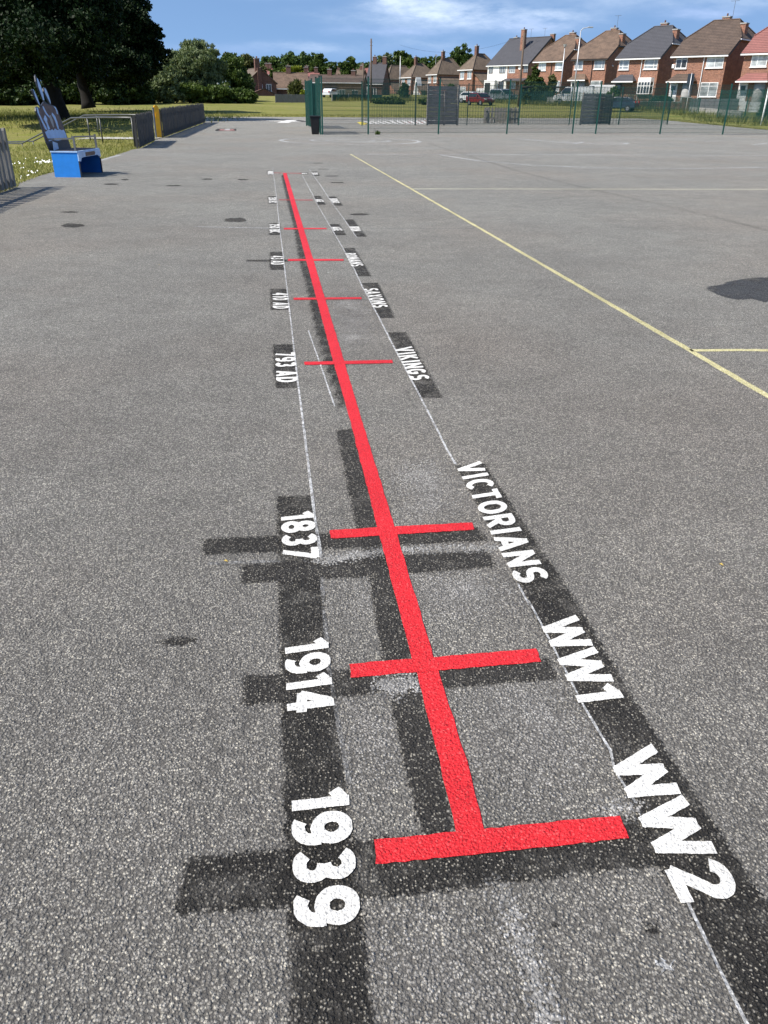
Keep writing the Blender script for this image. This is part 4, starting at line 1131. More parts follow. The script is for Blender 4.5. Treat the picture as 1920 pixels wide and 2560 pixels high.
def roof_solid(name, verts, faces, mat, parent, th=0.13):
    me = bpy.data.meshes.new(name); me.from_pydata(verts, [], faces)
    bm = bmesh.new(); bm.from_mesh(me); bmesh.ops.recalc_face_normals(bm, faces=bm.faces)
    if sum(f.normal.z for f in bm.faces) < 0: bmesh.ops.reverse_faces(bm, faces=bm.faces[:])
    bm.to_mesh(me); bm.free()
    me.materials.append(M[mat])
    o = put(name, me, parent)
    s = o.modifiers.new('thick', 'SOLIDIFY'); s.thickness = th; s.offset = -1
    return o
def ridge(parent, segs, mat, r=0.09):
    mb = MB()
    for a, b in segs: mb.tube(Vector(a) + Vector((0, 0, .02)), Vector(b) + Vector((0, 0, .02)), r, n=7)
    return mb.build('ridge_tiles', M[mat], parent)
HG = 'brick houses stepping along the road on the right'
def house(label, eL, eR, Y, deg, roof, D=10.5, eave=5.0, rh=8.5, hz=6.45, hip=1.9, style=0, gut='white', wallmat='brick', chim='right', porch=True, aer=True, half_hip=True, name='house', front=True):
    th = math.radians(deg)
    o, W = place(eL, eR, Y, th, eave)
    root = empty(name, o, -th, label, 'house', HG)
    ov = 0.28
    w0, w1 = ov, W - ov
    k = (rh - eave) / (D / 2)
    yh = (hz - eave) / k
    # walls with gable ends (each a prism so that the gable follows the roof)
    base = -2.5
    prof = [(w0, 0, base), (w0, D, base), (w0, D, eave - .12), (w0, D - yh, hz - .12), (w0, yh, hz - .12), (w0, 0, eave - .12)] if half_hip else \
           [(w0, 0, base), (w0, D, base), (w0, D, eave - .12), (w0, D / 2, rh - .12), (w0, 0, eave - .12)]
    MB().prism(prof, (w1 - w0, 0, 0)).build('wall', M[wallmat], root)
    e0, ze = -0.32, eave - 0.32 * k + 0.04
    c = lambda y: eave + k * y + 0.04
    A, B = (0, e0, ze), (W, e0, ze)
    E, Fq = (W, D + .32, ze), (0, D + .32, ze)
    if half_hip:
        zz = hz + .04
        LF, LB, RF, RB = (0, yh, zz), (0, D - yh, zz), (W, yh, zz), (W, D - yh, zz)
        Cc, Dd = (hip, D / 2, rh + .04), (W - hip, D / 2, rh + .04)
        rf = roof_solid('roof', [A, B, RF, Dd, Cc, LF, LB, RB, E, Fq], [(0, 1, 2, 3, 4, 5), (2, 7, 3), (6, 5, 4), (7, 8, 9, 6, 4, 3)], roof, root)
        ridge(rf, [(Cc, Dd), (Dd, RF), (Dd, RB), (Cc, LF), (Cc, LB)], roof)
        MB().box(W + .0, yh - .1, zz - .2, W + .10, D - yh + .1, zz - .07).build('gutter', M[gut], root)
    else:
        Cc, Dd = (0, D / 2, rh + .04), (W, D / 2, rh + .04)
        rf = roof_solid('roof', [A, B, Dd, Cc, E, Fq], [(0, 1, 2, 3), (3, 2, 4, 5)], roof, root)
        ridge(rf, [(Cc, Dd)], roof)
    MB().box(0, e0 - .11, ze - .24, W, e0 + .0, ze - .10).build('gutter', M[gut], root)
    MB().box(w0, e0 + .003, ze - .22, w1, -0.003, ze - .15).build('soffit', M[gut], root)
    # verge boards on the gable sides
    for x in (0.0, W):
        sx = -0.03 if x == 0 else 0.0
        top = (hz if half_hip else rh)
        yt = yh if half_hip else D / 2
        MB().prism([(x + sx, e0, ze - .26), (x + sx, e0, ze - .08), (x + sx, yt, top - .08), (x + sx, yt, top - .26)], (0.03, 0, 0)).build('verge_board', M['gutter_dark'], root)
    if chim == 'right':
        chimney(rf, W - 0.75, D * .40, hz - 0.6, rh - 0.55, pots=0)
    if chim in ('right', 'back'):
        chimney(rf, W * .42, D * .62, rh - 1.2, rh + 0.40, 0.9, 0.6, pots=1)
    if aer: aerial(rf, W * 0.58, D * .52, rh, 1.9)
    if not front: return root, W, D, rf
    b = eave - 0.12
    st = [((.10, .22, (0.42,), None, 'pane'), (.63, .28, (0.74,), None, 'pane')), ((.08, .22, (0.38,), 0.28, 'pane'), (.64, .29, (0.72,), 0.3, 'pane')),
          ((.09, .20, (0.5,), .74, 'pane_dark'), (.63, .29, (0.5,), .74, 'pane_blind')), ((.16, .24, (0.40,), None, 'pane_blind'), (.70, .25, (0.3,), None, 'pane_blind'))][style]
    for (u, w, brs, tr, pn) in st:
        window(root, W * u, b - 1.36, W * w, 1.26, bars=brs, transom=tr, pane=pn)
    # ground floor: wide window on the right, door and canopy on the left
    if style == 1:
        bw = MB().prism([(W * .56, 0.0, 0.75), (W * .60, -0.35, 0.75), (W * .86, -0.35, 0.75), (W * .90, 0.0, 0.75)], (0, 0, 1.35)).build('bay', M['pane_dark'], root)
        mb = MB()
        for x, y in ((.56, 0), (.60, -.35), (.665, -.35), (.73, -.35), (.795, -.35), (.86, -.35), (.90, 0)): mb.box(W * x - .05, y - .05, 0.75, W * x + .05, y + .05, 2.1)
        for z in (0.72, 1.60, 2.06): mb.prism([(W * .55, 0.0, z), (W * .595, -0.41, z), (W * .865, -0.41, z), (W * .91, 0.0, z)], (0, 0, .09))
        mb.build('bay_frame', M['white'], bw)
        MB().prism([(W * .55, 0.02, 2.16), (W * .59, -0.42, 2.16), (W * .87, -0.42, 2.16), (W * .91, 0.02, 2.16)], (0, 0, .42)).build('bay_roof', M['white'], bw)
    else:
        window(root, W * .60, 0.62, W * .30, 1.45, bars=(0.5,) if style == 2 else (.78,), transom=.74 if style == 2 else None, pane='pane')
    if porch:
        pr = empty('porch', (0, 0, 0), 0, None, None); pr.parent = root
        x0, x1 = W * .04, W * .52
        zt, zb = 2.95, 2.2
        rp = roof_solid('porch_roof', [(x0, -1.0, zb), (x1, -1.0, zb), (x1, 0, zb), (x0, 0, zb), (x0 + .7, -.15, zt), (x1 - .55, -.15, zt)], [(0, 1, 5, 4), (1, 2, 5), (2, 3, 4, 5), (3, 0, 4)], roof, pr, 0.06)
        MB().box(x0 - .03, -1.06, zb - .16, x1 + .03, -0.98, zb - .02).build('fascia', M['white'], pr)
        if style in (0, 2, 3):
            mb = MB()
            n = 9; cx = (x0 + x1) / 2 + W * .09; rr = W * .085
            mb.prism([(cx + rr * math.cos(PI * i / (n - 1)), -rr * 1.0 * math.sin(PI * i / (n - 1)), -1) for i in range(n)], (0, 0, 1 + zb - .12))
            mb.build('rounded_bay', M['grey_render'], pr, True)
        dr = MB().box(W * .05, -0.06, -.1, W * .05 + .95, 0.0, 2.0).build('door', M['white' if style != 1 else 'brown_trim'], root)
        MB().box(W * .05 + .2, -0.075, 1.3, W * .05 + .75, -0.061, 1.75).build('door_glass', M['pane_dark'], dr)
        MB().box(W * .05 + .82, -0.09, 0.9, W * .05 + .87, -0.061, 1.05).build('handle', M['grey_metal'], dr)
    MB().tube((W * .585, -.09, ze - .2), (W * .585, -.09, 0), 0.05, n=8).build('downpipe', M['white' if style in (1, 2) else 'gutter_dark'], root)
    if style == 2:
        MB().box(W * .03, -.14, 3.55, W * .03 + .32, 0, 3.95).build('alarm_box', M['white'], root, bevel=.04)
    # back light on the side wall
    if style == 0:
        MB().tube((w1, 1.6, 4.0), (w1 + .2, 1.6, 3.9), 0.09, n=8).build('wall_lamp', M['white'], root)
    return root, W, D, rf

house('red-roofed brick house cut off by the right edge', (1857.5, 126.5), (2030, 122), 91, 44, 'tile_red', style=3, aer=False)
house('brick house with dark brown roof and white downpipe, nearest whole house', (1681.8, 132.6), (1826, 130.4), 100, 44, 'tile_dark', style=2)
house('brick house with charcoal roof and matching porch canopy', (1543, 139.8), (1656, 138.1), 112, 44, 'tile_charcoal', style=1, chim='right', aer=False)
house('brick house with light brown roof left of the charcoal-roofed one', (1431, 142.6), (1523, 142), 126, 44, 'tile_brown', style=0, gut='gutter_dark')
house('brick house with brown roof and white gutter behind the lamp posts', (1336, 149), (1414, 147.6), 138, 44, 'tile_brown', style=3, porch=False, aer=False)

# black-roofed pair, half white render
bp_root, W, D, brf = house('black-roofed pair of houses, left half white render', (1218.7, 159.3), (1324, 157), 160, 46, 'tile_charcoal', D=12, rh=9.3, half_hip=False, chim=None, aer=False, front=False)
MB().box(0.2, -0.06, -2.4, W * .50, 0.0, 4.86).build('render_front', M['render'], bp_root)
MB().box(0.2, -0.9, 0.0 - 2.4, W * .28, -0.061, 2.35).build('front_room', M['render'], bp_root)
for u, w, fr in ((.05, .10, 'brown_trim'), (.31, .145, 'brown_trim'), (.53, .15, 'white'), (.87, .11, 'brown_trim')):
    window(bp_root, W * u, 3.45, W * w, 1.28, y=-0.06 if u < .5 else 0.0, bars=(.35, .68), transom=None, frame=fr, pane='pane', sill=False)
window(bp_root, W * .31, 0.9, W * .13, 1.25, y=-0.06, bars=(.5,), transom=None, frame='brown_trim', pane='pane_dark', sill=False)
window(bp_root, W * .60, 0.9, W * .12, 1.25, bars=(.5,), transom=None, frame='white', pane='pane', sill=False)
dr = MB().box(W * .05, -0.95, -.4, W * .18, -0.9, 1.9).build('door', M['gutter_dark'], bp_root)
MB().box(W * .16, -0.99, .9, W * .17, -0.95, 1.1).build('handle', M['grey_metal'], dr)
cn = roof_solid('canopy', [(W * .47, -1.2, 2.2), (W * .98, -1.2, 2.2), (W * .98, 0, 2.6), (W * .47, 0, 2.6)], [(0, 1, 2, 3)], 'tile_charcoal', bp_root, .1)
chimney(brf, W * .55, D * .28, 7.0, 10.4, .75, .75, pots=1)
chimney(brf, W * .02, D * .66, 7.6, 9.6, .8, .6, pots=1)
chimney(brf, W * .93, D * .60, 8.6, 9.75, .8, .6, pots=0)
aerial(brf, W * .70, D * .30, 7.3, 3.2); aerial(brf, W * .74, D * .6, 8.8, 2.0)
MB().tube((W * .79, -0.02, 4.25), (W * .79, -.15, 4.25), .3, n=16).build('satellite_dish', M['white'], bp_root)

def hip_house(label, eL, eC, Y, deg, roof, D=6.5, eave=5.0, apex=2.9, cat=True, win=2, gable=False, wallmat='brick', chim=1, group=HG):
    th = math.radians(deg)
    o, W = place(eL, eC, Y, th, eave)
    W = max(W, 3.2)
    root = empty('house', o, -th, label, 'house', group)
    ov = .3
    MB().box(ov, 0, -2.5, W - ov, D, eave - .1).build('wall', M[wallmat], root)
    e = -ov; ze = eave - .1
    # hipped roof over the whole block
    if W >= D: r0, r1 = (D / 2, D / 2, eave + apex), (W - D / 2, D / 2, eave + apex)
    else: r0, r1 = (W / 2, W / 2, eave + apex), (W / 2, D - W / 2, eave + apex)
    A, B, Cc, Dd = (0, e, ze), (W, e, ze), (W, D - e, ze), (0, D - e, ze)
    fs = [(0, 1, 5, 4), (1, 2, 5), (2, 3, 4, 5), (3, 0, 4)] if W >= D else [(0, 1, 4), (1, 2, 5, 4), (2, 3, 5), (3, 0, 4, 5)]
    rf = roof_solid('roof', [A, B, Cc, Dd, r0, r1], fs, roof, root)
    ridge(rf, [(r0, r1), (A, r0), (B, r1 if W >= D else r0), (Cc, r1)], roof, .08)
    MB().box(0, e - .1, ze - .16, W, e, ze - .02).build('gutter', M['white'], root)
    if win == 2:
        us = ((.12, .26), (.60, .26))
    else: us = ((.2, .45),)
    for u, w in us: window(root, W * u, eave - 1.75, W * w, 1.35, bars=(.5,), transom=None, pane='pane')
    window(root, W * .12, .5, W * .42, 1.4, bars=(.5,), transom=.7, pane='pane_blind')
    if cat:
        # low wing under a long roof slope along the side
        wx = 3.4
        MB().prism([(W - ov, .6, -2.5), (W + wx, .6, -2.5), (W + wx, .6, 2.0), (W - ov, .6, 4.25)], (0, D - .6, 0)).build('wing', M[wallmat], root)
        roof_solid('wing_roof', [(W - ov, .2, 4.4), (W + wx + .3, .2, 1.95), (W + wx + .3, D + .3, 1.95), (W - ov, D + .3, 4.4)], [(0, 1, 2, 3)], roof, root)
        MB().box(W + .5, .53, -.6, W + wx - .5, .6, 1.6).build('garage_door', M['white'], root)
    if gable:
        g_ = MB().prism([(W + .2, 0.2, 1.2), (W + 2.4, .2, 1.2), (W + 1.3, .2, 4.9)], (0, 1.4, 0)).build('gable_dormer', M['render'], root)
        window(root, W + .85, 2.0, .9, 1.3, y=.2, bars=(.5,), transom=None, pane='pane', sill=False)
    if chim:
        chimney(rf, W * .5, D * .35, eave + apex - 2.0, eave + apex + 1.25, .7, .6, 'brick_dark', pots=1)
    return root
hip_house('brown hipped house with tall chimney left of the black-roofed pair', (1147, 170.3), (1185, 172), 178, 56, 'tile_mid', D=7.0, apex=2.8)
hip_house('brown hipped house second left of the black-roofed pair, behind the board wall', (1068, 183), (1096, 184.3), 200, 60, 'tile_mid', D=7.5, apex=3.2)
hip_house('hipped house with a white gable dormer on its side', (1001, 191.5), (1031, 191.8), 214, 60, 'tile_mid', D=7.5, apex=3.0, gable=True)
hip_house('farthest hipped house of the row, lamp post across its roof', (951, 197), (971, 198), 228, 60, 'tile_mid', D=8.5, apex=3.2, chim=0)

GB = 'brick houses far behind the field'
def gable_block(label, eL, eR, Y, deg, roof, D, eave, rh, wallmat, name='house', group=GB, wins=(), chims=(), ridge_along='x', hung=None):
    th = math.radians(deg)
    o, W = place(eL, eR, Y, th, eave)
    root = empty(name, o, -th, label, 'house', group)
    if ridge_along == 'x':
        MB().prism([(.2, 0, -3), (.2, D, -3), (.2, D, eave), (.2, D / 2, rh - .1), (.2, 0, eave)], (W - .4, 0, 0)).build('wall', M[wallmat], root)
        k = (rh - eave) / (D / 2)
        v = [(0, -.35, eave - .35 * k + .05), (W, -.35, eave - .35 * k + .05), (W, D / 2, rh), (0, D / 2, rh), (W, D + .35, eave - .35 * k + .05), (0, D + .35, eave - .35 * k + .05)]
        rf = roof_solid('roof', v, [(0, 1, 2, 3), (3, 2, 4, 5)], roof, root)
        ridge(rf, [(v[3], v[2])], roof)
        MB().box(0, -.46, eave - .4 * k - .14, W, -.36, eave - .4 * k + .0).build('gutter', M['white'], root)
    else:
        MB().prism([(.2, 0, -3), (W - .2, 0, -3), (W - .2, 0, eave), (W / 2, 0, rh - .1), (.2, 0, eave)], (0, D, 0)).build('wall', M[wallmat], root)
        k = (rh - eave) / (W / 2)
        v = [(-.1, -.2, eave - .3 * k + .05), (W / 2, -.2, rh), (W + .1, -.2, eave - .3 * k + .05), (-.1, D, eave - .3 * k + .05), (W / 2, D, rh), (W + .1, D, eave - .3 * k + .05)]
        rf = roof_solid('roof', v, [(0, 1, 4, 3), (1, 2, 5, 4)], roof, root)
        ridge(rf, [(v[1], v[4])], roof)
    for (u, z, w, h, fr, pn) in wins: window(root, W * u, z, W * w, h, bars=(.5,), transom=None, frame=fr, pane=pn)
    if hung: MB().box(W * hung[0], -.08, hung[2], W * hung[1], 0, hung[3]).build('hung_tiles', M['tile_hung'], root)
    for (u, v_, z0, z1) in chims: chimney(rf, W * u, D * v_, z0, z1, .9, .7, 'brick_dark', pots=2)
    return root, W, D
# gable house beyond the hedge
gr, gW, gD = gable_block('dark brick gable house beyond the hedge, two white windows', (613, 198), (693, 207), 168, -24, 'tile_mid', 9, 5.2, 7.6, 'brick_dark', ridge_along='y',
                         wins=((.455, 4.0, .075, .85, 'white', 'pane_dark'), (.64, 3.75, .17, 1.2, 'white', 'pane_dark')), chims=((.45, .15, 6.2, 9.1),))
MB().box(gW * .38, -.35, -2, gW * .50, 0, 7.6).build('chimney_breast', M['brick_dark'], gr)
lt = MB().prism([(gW * .02, -3.0, -4), (gW * .98, -3.0, -4), (gW * .98, -3.0, 2.6), (gW * .45, -3.0, 4.1), (gW * .02, -3.0, 3.2)], (0, 2.99, 0)).build('front_annexe', M['brick_dark'], gr)
MB().bar((gW * .0, -3.1, 3.2), (gW * .45, -3.1, 4.2), .2, .14).bar((gW * .45, -3.1, 4.2), (gW * 1.0, -3.1, 2.6), .2, .14).build('annexe_verge', M['gutter_dark'], lt)
gable_block('low brown-roofed terrace wing right of the gable house', (684, 212.5), (773, 219), 172, -8, 'tile_brown', 9, 3.6, 6.2, 'brick_dark',
            wins=((.42, 1.5, .12, 1.1, 'white', 'pane_dark'), (.7, 1.5, .1, 1.1, 'brown_trim', 'pane_dark')), chims=((.45, .5, 5.6, 7.3),))
gable_block('long brown terrace behind the fence corner with hung tiles', (768, 207.5), (909, 205.5), 186, 4, 'tile_dark', 9, 5.3, 6.7, 'brick_tan', hung=(.32, .53, 1.4, 4.9),
            wins=((.56, 2.6, .11, 1.3, 'white', 'pane_dark'), (.79, 2.5, .11, 1.3, 'white', 'pane_dark'), (.33, -.2, .17, 1.3, 'white', 'pane_dark'), (.06, 2.8, .08, 1.2, 'white', 'pane'), (.08, .2, .08, 1.2, 'white', 'pane')), chims=((.35, .5, 6.2, 7.7), (.78, .5, 6.2, 7.5)))
gable_block('slate-roofed brick house beside the tall brown pole', (913, 206.5), (958, 206), 200, 10, 'tile_charcoal', 10, 5.4, 9.4, 'brick_dark',
            wins=((.32, 2.8, .30, 1.5, 'white', 'pane_dark'), (.02, 2.6, .1, 2.0, 'white', 'pane')), chims=((.3, .5, 8.8, 10.6), (.85, .5, 8.8, 10.6)))
for i, (a, b_, Y, roof, lab) in enumerate((((752, 192), (790, 192), 250, 'tile_brown', 'far brown-roofed house above the terrace, leftmost'), ((757, 203), (800, 200), 215, 'tile_red', 'far pink-roofed house at the left end of the terrace'),
                                           ((838, 190), (868, 190), 260, 'tile_brown', 'far brown-roofed house behind the middle of the terrace'), ((862, 188), (905, 188), 270, 'tile_mid', 'far house with grey-brown roof left of the tall brown pole'),
                                           ((900, 185), (935, 185), 280, 'tile_red', 'far pink-roofed house behind the tall brown pole'), ((936, 189), (985, 188), 290, 'tile_dark', 'far dark-roofed house between pole and lamp post'))):
    gable_block(lab, a, b_, Y, (8, -6, 3, 12, -4, 6)[i], roof, 8, 5, 6.7, 'brick_dark', wins=((.2, 2.8, .2, 1.2, 'white', 'pane'), (.6, 2.8, .2, 1.2, 'white', 'pane')), chims=((.2, .5, 6.3, 7.7), (.8, .5, 6.3, 7.7)))
gable_block('tiny red chimney house among the trees behind the gable house', (656, 185), (678, 185), 260, 0, 'tile_red', 8, 4, 5.6, 'brick_dark', chims=((.3, .5, 5.2, 6.8), (.7, .5, 5.2, 6.8)))

# ------------------------------------------------------------------ walls, fences and gates in front of the houses
def wall_px(name, label, a, b, h, mat, cat='wall', th=.22, y0=60, cap=None):
    p, q = tp(*a, y0), tp(*b, y0)
    d = q - p; ln = d.to_2d().length
    root = empty(name, p, math.atan2(d.y, d.x), label, cat)
    MB().prism([(0, 0, -.6), (ln, 0, d.z - .6), (ln, 0, d.z + h), (0, 0, h)], (0, th, 0)).build('wall_face', M[mat], root)
    if cap: MB().prism([(-.03, -.04, h), (ln + .03, -.04, d.z + h), (ln + .03, -.04, d.z + h + .07), (-.03, -.04, h + .07)], (0, th + .08, 0)).build('coping', M[cap], root)
    return root, ln, d.z
wall_px('garden_wall', 'low brick garden wall in front of the charcoal-roofed house', (1580, 272.5), (1716, 275), 0.75, 'brick_dark', cap='stone')
wall_px('garden_wall', 'brick gate pier wall at the left end of the grey metal fence', (1700, 277), (1724, 277.5), 1.3, 'brick_dark', cap='stone')
wall_px('garden_wall', 'low grey stone wall below the grey metal fence', (1722, 282), (1850, 294), 0.55, 'stone')
wall_px('garden_wall', 'low rough stone wall beside the white van', (1366, 261), (1384, 261), 0.8, 'stone', cap='stone')
pf, ln, dz = wall_px('metal_panel_fence', 'grey ribbed metal fence in front of the dark-brown-roofed house', (1721, 279), (1842, 280), 1.25, 'grey_metal', cat='fence', th=.04)
for i in range(int(ln / .5)):
    MB().box(i * .5, -.03, 0.0, i * .5 + .06, -.001, 1.28 + dz * i * .5 / ln).build('rib', M['grey_metal'], pf)
for lab, a, b in (('white plank gate left of the taller white gate', (1845, 281), (1866, 281)), ('white plank gate at the right edge by the white post', (1869, 283), (1897, 284))):
    p, q = tp(*a, 60), tp(*b, 60); d = q - p; ln = d.to_2d().length
    root = empty('garden_gate', p, math.atan2(d.y, d.x), lab, 'gate', 'white garden gates')
    for i in range(7): MB().box(ln * i / 7, 0, .08, ln * (i + 1) / 7 - .015, .04, 1.05).build('board', M['white'], root)
    MB().box(0, .041, .25, ln, .08, .35).box(0, .041, .8, ln, .08, .9).build('ledge', M['white'], root)
# boundary fence along the road
bpx = [(845, 252.5), (884, 251.5), (926, 251), (985, 252), (1046, 253), (1106, 254.5), (1150, 256), (1196, 257), (1231, 257), (1317, 261), (1388, 263), (1490, 268), (1560, 272), (1619, 277), (1743, 291)]
mesh_fence('boundary_fence', 'long low green mesh fence between field and road', [tp(x, y, 62) for x, y in bpx], 1.55, 'green boundary fences by the road', pitch=0.10, r=0.009)
rpx = [(1790, 303.5), (1857.5, 309), (1935, 316), (2020, 324)]
mesh_fence('boundary_fence', 'tall green mesh fence at the right edge along the weeds', [tp(x, y, 50) for x, y in rpx], 2.3, 'green boundary fences by the road', r=0.005, pitch=.06)
# wooden garden fence by the gable house
p, q = tp(690, 257, 70), tp(768, 257.5, 70)
q = Vector((q.x, p.y + 2, terrain(q.x, p.y + 2)))
gf = picket_fence('garden_fence', 'grey close-boarded fence right of the gable house', p, q, 1.0, 'fence_wood', 0.17, 0.168, None, rails=(.2, .8), seed=11)
# solid hedge-green sheeting behind the corner post
pp = [tp(x, y, 62) for x, y in ((830, 252.5), (872, 252), (916, 251.5), (955, 252))]
sf = empty('sheet_fence', pp[0], 0, 'dark green sheeted fence between the far terrace and the field', 'fence')
for a, b in zip(pp, pp[1:]):
    MB().prism([a - pp[0], b - pp[0], b - pp[0] + Vector((0, 0, .85)), a - pp[0] + Vector((0, 0, .85))], (0.0, .05, 0)).build('sheet', M['green_metal'], sf)
    MB().box(-.05, -.06, -.1, .05, 0, 1.0).build('fence_post', M['concrete'], sf).location = a - pp[0]

# ------------------------------------------------------------------ poles, lamp posts, wires, signs
def pole(name, label, foot, top, Y, r0, r1, mat, cat, group=None, lamp=None):
    t = at(*top, Y)
    g0 = terrain(t.x, Y)
    root = empty(name, (t.x, Y, g0), 0, label, cat, group)
    h = t.z - g0
    MB().tube((0, 0, -.3), (0, 0, h), r0, r1, 10).build('shaft', M[mat], root, True)
    if lamp == 'lantern':
        MB().tube((0, 0, h), (0, 0, h + .12), r1 * 1.5, r1, 8).build('collar', M['grey_metal'], root)
        MB().tube((0, 0, h + .12), (0, 0, h + .42), .16, .24, 10).build('lantern', M['steel'], root)
    elif lamp == 'arm':
        a = MB().path([(0, 0, h), (.25, 0, h + .25), (.9, -.1, h + .35)], [.05, .045, .04], 8).build('arm', M['steel'], root)
        MB().box(.75, -.22, h + .28, 1.35, .02, h + .42).build('lamp_head', M['steel'], root, bevel=.04)
    elif lamp == 'flood':
        MB().box(-.25, -.1, h, .3, .1, h + .3).build('lamp_head', M['steel'], root)
    elif lamp == 'step':
        for k in (.4, .8): MB().bar((-.2, 0, h - k), (.2, 0, h - k), .04).build('step_iron', M['grey_metal'], root)
    return root, t
_, tA = pole('telegraph_pole', 'tall brown pole rising behind the second post of the mesh fence', None, (928, 96.5), 122, .13, .10, 'pole_wood', 'pole', lamp='step')
_, tB = pole('telegraph_pole', 'dark brown telegraph pole in front of the black-roofed pair', None, (1311, 82), 108, .15, .11, 'pole_wood', 'pole', lamp='step')
_, tC = pole('telegraph_pole', 'short dark pole just left of the tall brown pole', None, (908, 158), 150, .14, .12, 'pole_wood', 'pole', lamp='step')
GL = 'street lamp posts along the road'
pole('lamp_post', 'tall white lamp post in front of the brown-roofed houses', None, (1452, 77), 104, .09, .05, 'steel', 'lamp post', GL, 'arm')
pole('lamp_post', 'shorter lamp post left of the tall white one', None, (1412, 120), 118, .085, .05, 'steel', 'lamp post', GL, 'lantern')
pole('lamp_post', 'thin lamp post across the farthest hipped house', None, (1001, 140), 160, .10, .06, 'steel', 'lamp post', GL, None)
pole('lamp_post', 'small floodlight on a thin pole beside the middle chimneys', None, (1090, 140), 210, .07, .06, 'grey_metal', 'lamp post', GL, 'flood')
pole('lamp_post', 'dark thin lamp post before the house with white gable dormer', None, (1029, 183), 170, .07, .06, 'brown_trim', 'lamp post', GL, None)
wire = []
for i in range(25):
    t = i / 24
    pnt = Vector(tB).lerp(Vector((tA.x + 4, tA.y + 10, tA.z + .2)), t); pnt.z -= 2.6 * 4 * t * (1 - t) * .5 + .3
    wire.append(pnt)
wo = MB().path(wire, [.010] * 25, 5).build('overhead_wire', M['black'])
tag(wo, 'thin overhead wire sagging left from the dark telegraph pole', 'wire')
sp_, st_ = tp(1716, 277.5, 60), None
Ys = 88
a_ = at(1730, 184, Ys)
sg = empty('road_sign', (a_.x, Ys, terrain(a_.x, Ys)), 0, 'dark blue-backed road sign on a thin grey pole', 'sign')
hh = a_.z - terrain(a_.x, Ys)
MB().tube((0, 0, -.2), (0, 0, hh + .05), .04, n=8).build('pole', M['steel'], sg, True)
MB().box(-.34, .045, hh - 1.0, .30, .075, hh).build('sign_plate', M['sign_blue'], sg)
Yw = tp(1903, 314, 50).y
a_ = at(1919, 236, Yw); fz = terrain(a_.x, Yw)
ws = empty('white_post', (a_.x, Yw, fz), 0, 'white painted post leaning at the right edge below a pale sign', 'post')
MB().tube((0, 0, -.2), (0.0, 0, a_.z - fz + .5), .06, n=10).build('shaft', M['white'], ws, True)
MB().box(-.05, -.1, a_.z - fz - .05, .9, -.065, a_.z - fz + .75).build('sign_plate', M['pane'], ws)
# green recycling gate by the post
a_ = tp(1893, 303, 50)
gg = empty('side_gate', a_, .4, 'dark green barred gate at the right edge', 'gate')
for i in range(9): MB().bar((i * .12, 0, .05), (i * .12, 0, 1.5), .03).build('bar', M['green_metal'], gg)
MB().box(-.05, -.03, .1, 1.05, .03, .16).box(-.05, -.03, 1.4, 1.05, .03, 1.46).build('gate_rail', M['green_metal'], gg)

